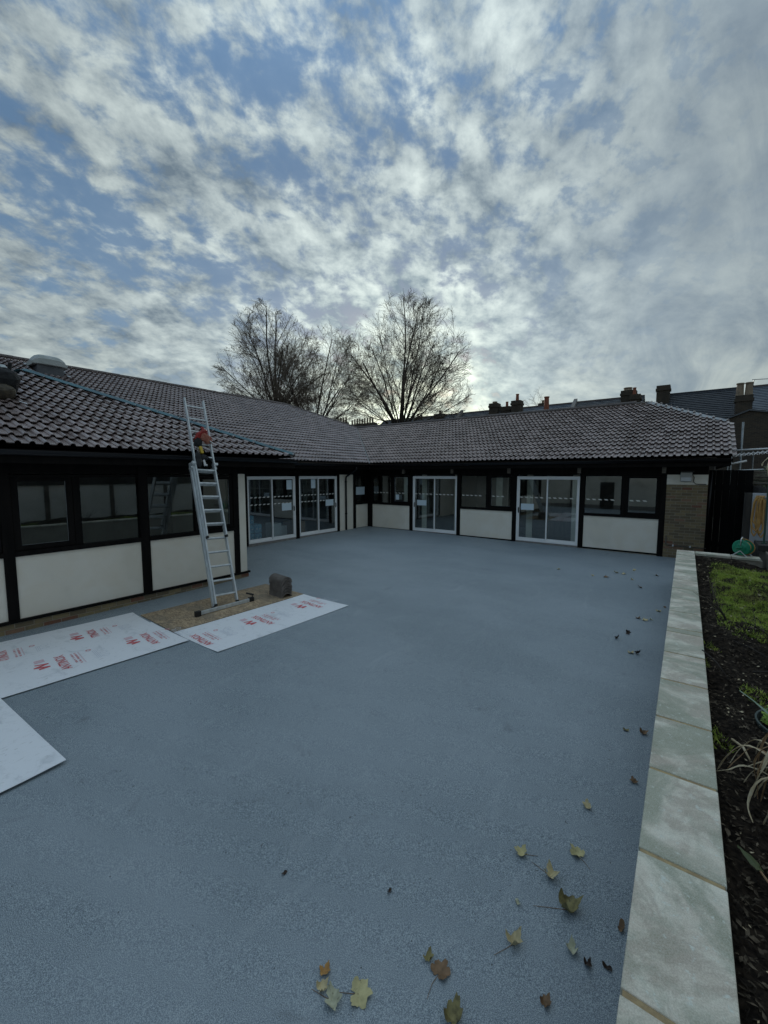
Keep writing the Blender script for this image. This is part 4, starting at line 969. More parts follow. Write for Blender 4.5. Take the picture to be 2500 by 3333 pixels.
# ------------------------------------------------------------------ protection sheets, board, stacked ridge tiles
def sheet_obj(name, P, lift, mat, label, cat, group=None, t=0.004, warp=0.0):
    mb = MB(); n = 14; A_, B_, C_, D_ = [V(x, y, 0) for x, y in P]; o = []
    ph = random.uniform(0, 6)
    for lay in (t, 0):
        for i in range(n + 1):
            for j in range(n + 1):
                u, w = i / n, j / n; q = A_.lerp(B_, u).lerp(D_.lerp(C_, u), w)
                cu = warp * (max(0, abs(2 * u - 1) - .55) * max(0, abs(2 * w - 1) - .55) * 5 + 0.10 * (1 + math.sin(u * 9 + ph) * math.sin(w * 7 + ph)))
                mb.v.append((q.x, q.y, floorZ(q.x, q.y) + lift + lay + cu))
    m = (n + 1) ** 2
    for i in range(n):
        for j in range(n):
            k = i * (n + 1) + j; mb.f += [(k, k + n + 1, k + n + 2, k + 1), (m + k, m + k + 1, m + k + n + 2, m + k + n + 1)]
    for i in range(n):
        for k0, k1 in ((i, i + 1), (n * (n + 1) + i, n * (n + 1) + i + 1), (i * (n + 1), (i + 1) * (n + 1)), (i * (n + 1) + n, (i + 1) * (n + 1) + n)): mb.f.append((k0, k1, m + k1, m + k0))
    return tag(mb.obj(name, mat), label, cat, group)
def ccw(P):
    a = sum(P[i][0] * P[(i + 1) % 4][1] - P[(i + 1) % 4][0] * P[i][1] for i in range(4)); return P if a > 0 else P[::-1]
GR = 'floor protection sheets laid on the court'
shR = sheet_obj('protection_sheet', ccw([(-6.07, 2.874), (-5.935, 5.30), (-4.797, 5.323), (-4.937, 2.894)]), 0.003, 'sheet', 'white printed plastic sheet lying along the strand board', 'sheet', GR, warp=0.008)
shL1 = sheet_obj('protection_sheet', ccw([(-7.80, 0.42), (-7.495, 2.884), (-6.34, 2.83), (-6.60, 0.30)]), 0.003, 'sheet', 'white printed plastic sheet lying next to the brick plinth, tucked under another', 'sheet', GR, warp=0.008)
shL2 = sheet_obj('protection_sheet', ccw([(-6.935, 0.40), (-6.742, 2.855), (-5.59, 2.852), (-5.79, 0.38)]), 0.014, 'sheet', 'white printed plastic sheet overlapping the one by the brick plinth', 'sheet', GR, warp=0.008)
shN = sheet_obj('protection_sheet', ccw([(-6.5, 0.85), (-4.039, 0.992), (-3.98, -0.20), (-6.42, -0.36)]), 0.022, 'sheet', 'plain scuffed white plastic sheet with no printing in view', 'sheet', GR, warp=0.008)
osb = sheet_obj('strand_board', ccw([(-7.255, 2.907), (-6.085, 2.88), (-5.955, 5.31), (-7.133, 5.318)]), 0.002, 'osb', 'brown strand board lying under the ladder feet', 'board', t=0.012)
def text_mesh(body, size, shear=0.0, bold=0.0):
    cu = bpy.data.curves.new('lettering', 'FONT'); cu.body = body; cu.size = size; cu.shear = shear; cu.offset = bold; cu.align_x = 'CENTER'; cu.align_y = 'CENTER'; cu.fill_mode = 'FRONT'; cu.resolution_u = 3
    o = bpy.data.objects.new('lettering', cu); COL.objects.link(o); dg = bpy.context.evaluated_depsgraph_get()
    m = bpy.data.meshes.new_from_object(o.evaluated_get(dg)); bpy.data.objects.remove(o); return m
tm = text_mesh('ANTINOX', 0.142, 0.0, 0.002); tm.materials.clear(); tm.materials.append(M['red_print'])
w_ = max(v.co.x for v in tm.vertices) - min(v.co.x for v in tm.vertices)
for v in tm.vertices: v.co.x *= 0.53 / w_; v.co.y *= 1.0
def small_print():
    rd = random.Random(2); m = MB(); q = MB(); gq = MB()
    for row, (yy, hh) in enumerate(((-0.115, .022), (-0.155, .022))):
        x = -0.19
        while x < 0.20:
            w = rd.uniform(.015, .03)
            if rd.random() < .92: m.add([(x, yy - hh / 2, 0), (x + w, yy - hh / 2, 0), (x + w, yy + hh / 2, 0), (x, yy + hh / 2, 0)], [(0, 1, 2, 3)])
            x += w + .006 + (0.02 if rd.random() < .2 else 0)
    x = -0.21
    while x < 0.2:
        w = rd.uniform(.01, .02); q.add([(x, -.197, 0), (x + w, -.197, 0), (x + w, -.187, 0), (x, -.187, 0)], [(0, 1, 2, 3)]); x += w + .006
    # small ring mark
    n = 20
    def ring(mb, cx, cy, r0, r1, sx=1, sy=1):
        o = len(mb.v)
        for k in range(n):
            t = 2 * math.pi * k / n; mb.v += [(cx + r0 * math.cos(t) * sx, cy + r0 * math.sin(t) * sy, 0), (cx + r1 * math.cos(t) * sx, cy + r1 * math.sin(t) * sy, 0)]
        for k in range(n):
            a = o + 2 * k; b = o + 2 * ((k + 1) % n); mb.f.append((a, a + 1, b + 1, b))
    ring(m, 0.17, -0.30, .018, .032)
    # faint pictogram outlines
    for cx in (-0.16, -0.04, 0.08):
        ring(gq, cx, -0.42, .034, .039, 1, 1.1)
    for k in range(3):
        gq.add([(-.2, -.33 - .018 * k, 0), (.10, -.33 - .018 * k, 0), (.10, -.325 - .018 * k, 0), (-.2, -.325 - .018 * k, 0)], [(0, 1, 2, 3)])
    # zigzag emblem and pale block above the name
    lg = [(-.08, .13), (-.045, .13), (-.005, .22), (.03, .13), (.06, .13), (.10, .26), (.07, .26), (.045, .185), (.01, .28), (-.02, .28), (-.05, .20), (-.06, .24), (-.10, .24)]
    em = MB(); em.add([(x + .05, y, 0) for x, y in lg], [(0, 1, 11, 12), (1, 2, 10, 11), (2, 9, 10), (2, 8, 9), (2, 3, 7, 8), (3, 4, 7), (4, 5, 6, 7)])
    eq = MB(); eq.add([(.19, .15, 0), (.29, .15, 0), (.29, .25, 0), (.19, .25, 0)], [(0, 1, 2, 3)])
    r = []
    for mb, mt_ in ((m, 'faded_print'), (q, 'pink_print'), (gq, 'grey_print'), (em, 'red_print'), (eq, 'pink_print')):
        me = mb.mesh('small_print'); me.materials.append(M[mt_]); r.append(me)
    return r
SP = small_print()
def stamp(sheet, x, y, lift, rot=math.pi):
    nz = V(0.006, -0.0139, 1).normalized(); ax = V(math.cos(rot), math.sin(rot), 0); ax = (ax - nz * ax.dot(nz)).normalized(); ay = nz.cross(ax)
    mt = Matrix.Translation(V(x, y, floorZ(x, y) + lift + 0.0075)) @ Matrix(((*ax, 0), (*ay, 0), (*nz, 0), (0, 0, 0, 1))).transposed()
    o = inst('lettering', tm, mt, sheet); o['label'] = 'red printed word ANTINOX'
    for me in (SP[:3] if (x, y) == (-5.50, 2.985) else SP): tag(inst('printed_marks', me, mt, sheet), kind='stuff')
for x, y in ((-5.50, 2.985), (-5.435, 3.985), (-5.38, 4.985)): stamp(shR, x, y, 0.003, math.pi - 0.056)
for x, y in ((-6.936, 2.142), (-7.035, 1.16)): stamp(shL1, x, y, 0.003, math.pi - 0.10)
for x, y in ((-6.214, 1.568), (-6.107, 2.553)): stamp(shL2, x, y, 0.014, math.pi - 0.08)
stm = ridge_mesh(0.125, 0.42, 70).mesh('stacked_tile'); stm.materials.append(M['stack_tile'])
zb = floorZ(-6.3, 4.98) + 0.0155
for k in range(11):
    mt = Matrix.Translation(V(-6.05 + random.uniform(-.014, .014), 4.985 + random.uniform(-.006, .006), zb + 0.030 * k)) @ Matrix.Rotation(R(90) + random.uniform(-.035, .035) + R(-6), 4, 'Z')
    o = bpy.data.objects.new('ridge_tile', stm); COL.objects.link(o); o.matrix_basis = mt
    tag(o, 'grey-brown curved ridge tile in the stack on the strand board', 'ridge tile', 'ridge tiles stacked on the board')

# ------------------------------------------------------------------ ladder
def ladder():
    t = thing('extension_ladder', (-6.45, 3.98, floorZ(-6.45, 3.98) + 0.015), 'tall aluminium triple extension ladder leaning on the gutter', 'ladder')
    z0 = floorZ(-6.45, 4) + 0.05
    foot = V(-6.44, 3.985, z0); ax = V(-1.36, 0.26, 3.70).normalized(); side = V(0.05, 1, 0); side = (side - ax * side.dot(ax)).normalized(); nn = side.cross(ax)
    if nn.x < 0: nn = -nn
    def section(off, w, s0, s1, rung0, nm, dep=0.058, first=True):
        c0 = foot + nn * off
        for sg in (-1, 1):
            m = MB(); m.bar(c0 + ax * s0 + side * sg * w / 2, c0 + ax * s1 + side * sg * w / 2, 0.026, dep, nn); so = m.obj(nm, 'grey_metal', t, bevel=0.003)
            MB().obox(c0 + ax * (s0 + 0.008) + side * sg * w / 2, ax, side, nn, 0.02, 0.016, dep / 2 + 0.004).obj('end_cap', 'rubber', so)
            rv = MB(); s = rung0
            while s < s1 - .05:
                rv.lathe(c0 + ax * s + side * sg * (w / 2 + 0.013), [(0.011, -0.001), (0.011, 0.003)], 8, side * sg); s += 0.255
            tag(rv.obj('rivets', 'steel', so), kind='stuff')
        s = rung0
        while s < s1 - .05:
            m = MB(); m.bar(c0 + ax * s - side * (w / 2 - .012), c0 + ax * s + side * (w / 2 - .012), 0.027, 0.030, nn); m.obj('rung', 'grey_metal', t, bevel=0.004); s += 0.255
    section(-0.056, 0.440, 0.0, 2.66, 0.20, 'base_stile')
    section(0.0, 0.398, 0.03, 2.68, 0.20, 'middle_stile')
    section(0.056, 0.356, 1.22, 3.93, 1.475, 'fly_stile')
    for off, s in ((-0.03, 2.56), (0.035, 2.62)):
        for sg in (-1, 1):
            MB().obox(foot + ax * s + nn * off + side * sg * 0.205, ax, side, nn, 0.022, 0.036, 0.058).obj('guide_bracket', 'grey_metal', t, bevel=0.004)
    sb0, sb1 = V(-6.42, 3.44, z0 + 0.0), V(-6.39, 4.44, z0 + 0.0)
    MB().bar(sb0, sb1, 0.03, 0.06).obj('stabiliser_bar', 'grey_metal', t, bevel=0.004)
    for p in (sb0, sb1):
        MB().obox(p, sb1 - sb0, (1, 0, 0), (0, 0, 1), 0.045, 0.032, 0.045).obj('rubber_foot', 'rubber', t, bevel=0.006)
    kb = MB(); kb.tube([sb1 + V(0, .04, .03), sb1 + V(-.02, .02, .10)], .008, 6); kb.tube([sb1 + V(-.10, -.03, .11), sb1 + V(.02, .04, .085)], .017, 8); kb.obj('locking_knob', 'rubber', t)
    # the bag and tools hang on the rungs
    def at(s, w, off): return foot + ax * s + side * w + nn * off
    return at, ax, side, nn
at, lax, lside, lnn = ladder()
def blob(mb, c, rx, ry, rz, ax_, ay_, az_, n=10, m=7, lump=0.15, seed=1):
    rd = random.Random(seed); o = len(mb.v); c = Vector(c)
    for i in range(m + 1):
        for k in range(n):
            ph = math.pi * i / m; th = 2 * math.pi * k / n; q = 1 + rd.uniform(-lump, lump)
            sq = lambda v: math.copysign(abs(v) ** .75, v)
            mb.v.append(tuple(c + ax_ * rx * sq(math.sin(ph) * math.cos(th)) * q + ay_ * ry * sq(math.sin(ph) * math.sin(th)) * q + az_ * rz * sq(math.cos(ph)) * q))
    for i in range(m):
        for k in range(n): mb.f.append((o + i * n + k, o + (i + 1) * n + k, o + (i + 1) * n + (k + 1) % n, o + i * n + (k + 1) % n))
rbag = thing('tool_pouch', at(3.15, 0.03, .1), 'dusty red tool pouch hanging from an upper ladder rung', 'tool pouch')
dn = V(0, 0, -1)
m = MB(); blob(m, at(3.14, -0.02, .12), .10, .055, .13, lside, lnn, V(0.2, .5, 1).normalized(), seed=3); m.obj('bag', 'red', rbag)
m = MB(); blob(m, at(3.10, 0.07, .13), .13, .05, .075, (lside + V(0, 0, -.5)).normalized(), lnn, V(0, .5, 1).normalized(), seed=4); m.obj('flap', 'pale_red', rbag)
m = MB(); m.bar(at(3.34, 0.03, .11), at(3.05, 0.14, .13), .055, .03, lnn); m.obj('strap', 'red', rbag, bevel=.008)
m = MB(); m.tube([at(3.05, .12, .15), at(3.01, .17, .15)], .014, 8); m.obj('buckle', 'steel', rbag)
m = MB(); blob(m, at(3.02, -0.08, .10), .07, .05, .08, lside, lnn, V(0, 0, 1), seed=8); m.obj('side_pocket', 'charcoal', rbag)
drl = thing('power_tool', at(2.80, -0.05, .1), 'yellow and black power tool hooked on a ladder rung under the red pouch', 'tool')
m = MB(); m.bar(at(2.94, -0.055, .10), at(2.80, -0.035, .10), .055, .055, lnn); m.obj('motor_housing', 'yellow', drl, bevel=.012)
m = MB(); blob(m, at(2.72, -0.03, .10), .055, .05, .06, lside, lnn, lax, seed=6, lump=.08); m.obj('gear_head', 'charcoal', drl)
m = MB(); m.tube([at(2.76, 0.0, .12), at(2.70, 0.08, .12)], .016, 8); m.tube([at(2.71, 0.07, .10), at(2.68, 0.09, .15)], .02, 8); m.obj('side_handle', 'rubber', drl)
m = MB(); m.tube([at(2.68, -0.03, .10), at(2.56, -0.02, .10)], [.03, .024], 10); m.tube([at(2.60, -0.03, .08), at(2.57, .02, .11)], .02, 8); m.obj('chuck', 'steel', drl)
m = MB(); m.tube([at(3.05, -0.06, .11), at(3.0, -.05, .11), at(2.93, -.055, .10)], .02, 8); m.obj('hook_strap', 'charcoal', drl)
grd = thing('tool_holster', at(2.72, -0.12, .1), 'black tool holster against the left ladder stile', 'tool holster')
m = MB(); blob(m, at(2.68, -0.12, .09), .055, .05, .15, lside, lnn, lax, seed=9, lump=.07); m.obj('holster', 'charcoal', grd)
m = MB(); m.bar(at(2.92, -0.12, .11), at(2.62, -0.085, .13), .014, .012, lnn); m.obj('handle', 'old_wood', grd)
# tool bag on the wing roof
def wz(x): return ZW + TAN * (XLE - x) + 0.055
tb = thing('tool_bag', (-9.5, 1.80, wz(-9.5)), 'black tool bag with tan base lying on the roof tiles', 'tool bag')
upn = V(TAN, 0, 1).normalized(); dnx = V(1, 0, -TAN).normalized()
m = MB(); blob(m, V(-9.42, 1.76, wz(-9.42)) + upn * .10, .22, .14, .13, V(0, 1, 0), dnx, upn, 14, 10, .05, 2); m.obj('base', 'tan', tb)
m = MB(); blob(m, V(-9.62, 1.82, wz(-9.62)) + upn * .22, .26, .20, .22, V(0, 1, 0), dnx, upn, 14, 10, .07, 3); m.obj('body', 'charcoal', tb)
m = MB(); blob(m, V(-9.90, 1.62, wz(-9.9)) + upn * .34, .20, .16, .30, V(0, 1, 0), dnx, upn, 14, 10, .07, 5); m.obj('flap', 'charcoal', tb)
m = MB(); m.tube([V(-9.7, 1.95, wz(-9.7)) + upn * .30, V(-9.75, 1.97, wz(-9.75)) + upn * .52], .028, 8); m.obj('tool_handle', 'charcoal', tb)
m = MB(); m.tube([V(-9.2, 1.98, wz(-9.2)) + upn * .03, V(-9.1, 2.06, wz(-9.1)) + upn * .03], .012, 8)
tag(m.obj('chisel', 'steel'), 'small bright steel chisel on the roof tiles below the tool bag', 'chisel')

# ------------------------------------------------------------------ notices on the glass
def notice(wall, a0, a1, z0, z1, label, d=0.006):
    m = wbox(wall, a0, a1, z0, z1, d, d + 0.0015)
    t = tag(m.obj('paper_notice', 'paper'), label, 'notice', 'paper notices taped to the glass')
    return t
notice('A', 9.15, 9.375, 2.005, 2.32, 'upright white notice high on the door nearest the projecting wing', 0.004)
notice('A', 8.935, 9.342, 1.30, 1.547, 'wide white notice at handle height on the door nearest the projecting wing', 0.004)
notice('A', 10.298, 10.511, 2.013, 2.332, 'upright white notice high on the door nearest the downpipe', -0.04)
notice('A', 10.981, 11.395, 1.34, 1.573, 'wide white notice at handle height on the door nearest the downpipe', 0.004)
notice('A', 12.75, 13.29, 1.684, 2.003, 'wide white notice in the narrow window by the inner corner', -0.033)
notice('B', -8.552, -8.136, 1.332, 1.539, 'wide white notice on the far-wing door nearest the inner corner', 0.004)
notice('B', -9.577, -9.422, 1.508, 1.718, 'small upright white notice in a casement near the inner corner', -0.018)
notice('B', -4.548, -4.132, 1.364, 1.567, 'wide white notice on the far-wing door nearest the brick end', 0.004)

# ------------------------------------------------------------------ things inside, seen through the doors
def carton(name, c, s, mat, label, cat):
    t = thing(name, (c[0], c[1], 0.30), label, cat)
    MB().box(c[0] - s[0] / 2, c[0] + s[0] / 2, c[1] - s[1] / 2, c[1] + s[1] / 2, 0.301, 0.301 + s[2]).obj('carton', mat, t, bevel=.006)
    MB().box(c[0] - s[0] / 2 - .002, c[0] + s[0] / 2 + .002, c[1] - .03, c[1] + .03, 0.303 + s[2], 0.306 + s[2]).obj('packing_tape', 'tan', t)
    return t
carton('box', (-11.55, 9.0, 0), (.4, .35, .55), 'white_box', 'white carton standing inside the glass door', 'box')
carton('box', (-11.6, 9.38, 0), (.3, .25, .42), 'white_box', 'smaller white carton inside beside the door handle', 'box')
carton('box', (-11.7, 10.05, 0), (.5, .6, .5), 'cardboard', 'brown cardboard box inside the door beside the downpipe', 'box')
tb2 = thing('water_bottle_pack', (-11.5, 8.05, 0.3), 'stack of blue shrink-wrapped bottle packs inside the glass door', 'bottle pack')
for k in range(3):
    for j in range(2):
        m = MB(); m.box(-11.7, -11.35, 7.80 + .30 * j, 8.08 + .30 * j, .302 + .30 * k, .59 + .30 * k) if not (k == 2 and j == 1) else None
        if m.v:
            o = m.obj('pack', 'blue_wrap', tb2, bevel=.03)
            for q in range(2): MB().box(-11.348, -11.342, 7.86 + .30 * j + .12 * q, 7.90 + .30 * j + .12 * q, .42 + .30 * k, .46 + .30 * k).obj('label', 'white_box', o)

# ------------------------------------------------------------------ passage, fence, hose, reel, scaffold on the right
tag(MB().box(0.24, 3.0, 10.46, 30, -0.2, 0.12).obj('passage', 'ground'), kind='structure')
fe = thing('fence', (1.15, 15, 0.1), 'dark weathered board fence along the narrow passage', 'fence')
for k in range(34):
    y = 11.6 + k * 0.16; MB().box(1.14 + random.uniform(-.006, .006), 1.165, y, y + 0.15, 0.12, 2.22 + random.uniform(-.02, .02)).obj('board', 'fence', fe)
for k in range(4): MB().box(1.17, 1.26, 11.6 + k * 1.75, 11.7 + k * 1.75, 0.10, 2.25).obj('post', 'fence', fe)
gt = thing('passage_shade_screen', (0.7, 14.0, 0.12), 'tall black boarded gate added for the deep shade in the passage', 'screen')  # near-black boards added, standing in for deep shade in the passage
for k in range(6): MB().box(0.25 + k * 0.148, 0.394 + k * 0.148, 13.98 + random.uniform(-.004, .004), 14.01, 0.13, 2.62).obj('board', 'shade_black', gt)
MB().box(0.25, 1.138, 14.011, 14.06, 0.6, 0.72).obj('rail', 'shade_black', gt); MB().box(0.25, 1.138, 14.011, 14.06, 2.1, 2.22).obj('rail', 'shade_black', gt)
gp = thing('board_panel', (1.05, 11.2, 0.9), 'pale grey upright panel standing on the low wall behind the hose', 'panel')
MB().box(0.92, 1.32, 11.20, 11.24, 1.02, 2.13).obj('board', 'grey_board', gp, bevel=.004)
MB().box(0.80, 0.918, 11.21, 11.27, 0.80, 2.13).obj('shade_side', 'fence', gp, bevel=.004)  # dark colour stands for the shaded side of the pale panel
lw = thing('low_wall', (1.2, 10.0, 0.1), 'low stained concrete wall at the end of the flower bed', 'wall')
MB().box(1.10, 1.6, 9.5, 11.3, -0.2, 1.06).obj('wall_body', 'old_wood', lw, bevel=.01)
MB().box(1.0, 1.62, 10.46, 11.32, 1.06, 1.17).obj('capping', 'fence', lw, bevel=.006)
hs = thing('hose_coil', (1.04, 10.6, 1.3), 'ochre garden hose hung in long loops against the grey panel', 'hose')
for k in range(7):
    m = MB(); x = 0.965 + k * 0.018; y = 10.98 + random.uniform(-.03, .03); b = random.uniform(1.22, 1.5); w = random.uniform(.03, .06)
    pts = [(x, y, 2.08 + random.uniform(-.02, .02)), (x - w, y - .02, 1.95), (x - w * 1.4, y, 1.6), (x - w, y, b + .08), (x, y - .02, b), (x + w, y, b + .1), (x + w * .8, y, 1.6), (x + w * .6, y, 1.95), (x + .005, y + .01, 2.09)]
    fine = []
    for i in range(len(pts) - 1):
        for q in range(4): fine.append(Vector(pts[i]).lerp(Vector(pts[i + 1]), q / 4))
    fine.append(Vector(pts[-1])); m.tube(fine, 0.013, 6); m.obj('loop', 'hose', hs, smooth=True)
MB().box(0.98, 1.12, 10.96, 11.2, 2.03, 2.055).obj('hook', 'galv', hs)
rl = thing('hose_reel', (0.74, 10.32, 0.95), 'green plastic hose reel with handle standing on the coping', 'hose reel')
rdir = V(-0.42, -0.9, 0.0).normalized(); rc = V(0.745, 10.33, 1.115)
MB().lathe(rc, [(0.02, -0.005), (0.135, -0.005), (0.145, 0.005), (0.135, 0.014), (0.09, 0.02), (0.055, 0.035), (0.02, 0.036)], 28, rdir).obj('front_disc', 'reel', rl, smooth=False)
MB().lathe(rc - rdir * 0.14, [(0.02, 0), (0.145, 0.0), (0.145, 0.012), (0.02, 0.014)], 28, rdir).obj('rear_disc', 'reel', rl)
MB().lathe(rc - rdir * 0.128, [(0.06, 0), (0.06, 0.12)], 20, rdir).obj('drum', 'reel', rl)
sdv = rdir.cross(V(0, 0, 1)).normalized()
m = MB()
for k in range(5):
    pts = [rc - rdir * (0.02 + .022 * k) + (sdv * math.cos(t * math.pi / 9) + V(0, 0, 1) * math.sin(t * math.pi / 9)) * 0.105 for t in range(19)]; m.tube(pts, .011, 6)
pts = [rc - rdir * .13 + (sdv * math.cos(t * math.pi / 9) * .19 - sdv * -.03 + V(0, 0, 1) * math.sin(t * math.pi / 9) * .155) for t in range(4, 16)]; m.tube(pts, .008, 6)
m.obj('hose', 'hose', rl, smooth=True)
m = MB(); m.tube([rc + rdir * .03 + V(0, 0, .02), rc + rdir * .03 + V(0, 0, .16), rc - rdir * .02 + V(0, 0, .20), rc - rdir * .10 + V(0, 0, .16), rc - rdir * .10], .010, 8); m.obj('carry_handle', 'steel', rl, smooth=True)
m = MB(); m.tube([rc + rdir * .045 + sdv * .06 + V(0, 0, -.01), rc + rdir * .05 - sdv * .03 + V(0, 0, .01)], [.02, .014], 8); m.obj('crank', 'reel', rl)
for q in (-1, 1):
    m = MB(); m.tube([rc + rdir * .03 + V(0, 0, -.06), rc + rdir * .05 + sdv * q * .11 + V(0, 0, -.158)], .009, 6); m.obj('leg', 'steel', rl)
    m = MB(); m.tube([rc - rdir * .145 + V(0, 0, -.06), rc - rdir * .165 + sdv * q * .11 + V(0, 0, -.158)], .009, 6); m.obj('leg', 'steel', rl)
gpst = thing('green_post', (1.10, 10.75, 1.17), 'slim dark green metal post beside the hose', 'post')
MB().box(1.085, 1.115, 10.735, 10.765, 1.171, 2.95).obj('shaft', 'green_post', gpst); MB().box(1.06, 1.14, 10.71, 10.79, 1.171, 1.19).obj('base_plate', 'green_post', gpst)
dry = thing('dry_climber', (1.07, 10.75, 2.6), 'withered pale climber leaves hanging from the green post', 'plant')
for q in ([(1.09, 10.73, 2.86), (1.04, 10.70, 2.80), (0.985, 10.68, 2.72), (0.975, 10.66, 2.66)], [(1.09, 10.73, 2.78), (1.07, 10.7, 2.66), (1.06, 10.68, 2.56), (1.075, 10.68, 2.48)], [(1.09, 10.72, 2.70), (1.085, 10.7, 2.60), (1.09, 10.68, 2.50)]):
    m = MB(); strap(m, q, .05); m.obj('leaf', 'straw', dry, solid=.002)
def pole(a, b, r, label, mat='galv', grp='scaffold tubes by the passage'):
    m = MB(); m.tube([a, b], r, 10); o = m.obj('scaffold_tube', mat, smooth=True); tag(o, label, 'scaffold tube', grp); return o
pole((0.985, 16.0, 0.12), (0.985, 16.0, 4.02), .028, 'tallest upright scaffold tube beside the gable end')
pole((0.80, 16.6, 0.12), (0.80, 16.6, 3.75), .026, 'middle upright scaffold tube beside the roof edge')
pole((0.86, 19.5, 0.12), (0.86, 19.5, 3.95), .026, 'shorter upright scaffold tube half behind the roof edge')
pole((0.66, 15.95, 3.20), (2.6, 15.95, 3.27), .026, 'long level scaffold tube crossing the uprights', 'white')
pole((0.66, 15.90, 2.78), (1.12, 15.90, 2.90), .026, 'short bent-up scaffold tube end beside the tile edge', 'white')
pole((0.40, 14.6, 2.26), (1.55, 14.6, 2.28), .016, 'thin pale rail across the dark passage', 'grey_metal')
pole((0.60, 14.9, 2.60), (1.40, 14.9, 2.64), .018, 'pale tube resting on the stacked boards', 'grey_metal')
for k in range(7):
    m = MB(); z = 2.24 + k * .055; x0 = 1.0 + random.uniform(-.12, .08)
    m.bar((x0, 14.25 + random.uniform(-.1, .1), z), (2.4, 14.35 + random.uniform(-.15, .15), z + random.uniform(-.01, .015)), .2, .035)
    tag(m.obj('plank', 'old_wood', bevel=.004), 'weathered plank in the pile beyond the passage fence', 'plank', 'planks piled beyond the fence')
for k, x in enumerate((1.2, 2.2)):
    tag(MB().box(x, x + .08, 14.22, 14.42, 0.12, 2.222).obj('trestle_post', 'old_wood'), 'rough timber post holding up the plank pile', 'post', 'posts under the plank pile')
ya = thing('tv_aerial', (0.9, 15.0, 2.2), 'white television aerial with crossed rods beside the roof edge', 'aerial')
MB().tube([(0.60, 15.3, 3.02), (1.75, 15.2, 3.14)], .010, 6).obj('boom', 'white', ya)
m = MB()
for k in range(11):
    p = V(0.68 + k * .095, 15.29 - k * .008, 3.03 + k * .0095)
    m.tube([p + V(-.05, -.16, -.05), p, p + V(.05, .16, .05)], .006, 5); m.tube([p + V(-.05, .12, .045), p + V(.03, -.12, -.045)], .005, 5)
m.obj('rods', 'white', ya); MB().tube([(1.2, 15.25, 0.12), (1.2, 15.25, 3.09)], .018, 8).obj('mast', 'galv', ya)

# boundary walls that the windows mirror
bwl = thing('garden_wall', (2.7, 2, 0), 'pale rendered garden wall with a dark timber top along the flower bed', 'wall')
MB().box(2.62, 2.82, -6.9, 10.0, -0.2, 2.12).obj('render', 'white_wall', bwl)
MB().box(2.58, 2.86, -6.9, 10.0, 2.12, 2.62).obj('timber_top', 'fence', bwl)
for k in range(8): MB().box(2.585, 2.622, -6 + 2.1 * k, -5.86 + 2.1 * k, 0.8, 2.12).obj('pilaster', 'old_wood', bwl)
def added_fittings(t):  # invented, out of view: they break up the wall mirrored in the doors
    MB().tube([(-7.6, -6.66, 0.0), (-7.6, -6.66, 2.74)], .04, 8).obj('added_drainpipe', 'gutter', t); MB().tube([(-1.2, -6.66, 0.0), (-1.2, -6.66, 2.74)], .04, 8).obj('added_drainpipe', 'gutter', t)
    MB().box(-5.6, -4.7, -6.719, -6.68, -0.15, 1.95).obj('added_doorway', 'fence', t); MB().box(-11.0, 2.5, -6.719, -6.70, -0.15, 0.30).obj('plinth', 'mortar', t)
rwl = thing('rear_wall', (-5, -6.8, 0), 'pale rendered wall closing the court opposite the glass doors', 'wall')
MB().box(-11.1, 2.6, -6.95, -6.72, -0.2, 2.75).obj('render', 'white_wall', rwl)
MB().box(-11.1, 2.6, -7.0, -6.68, 2.75, 2.85).obj('coping', 'mortar', rwl); added_fittings(rwl)

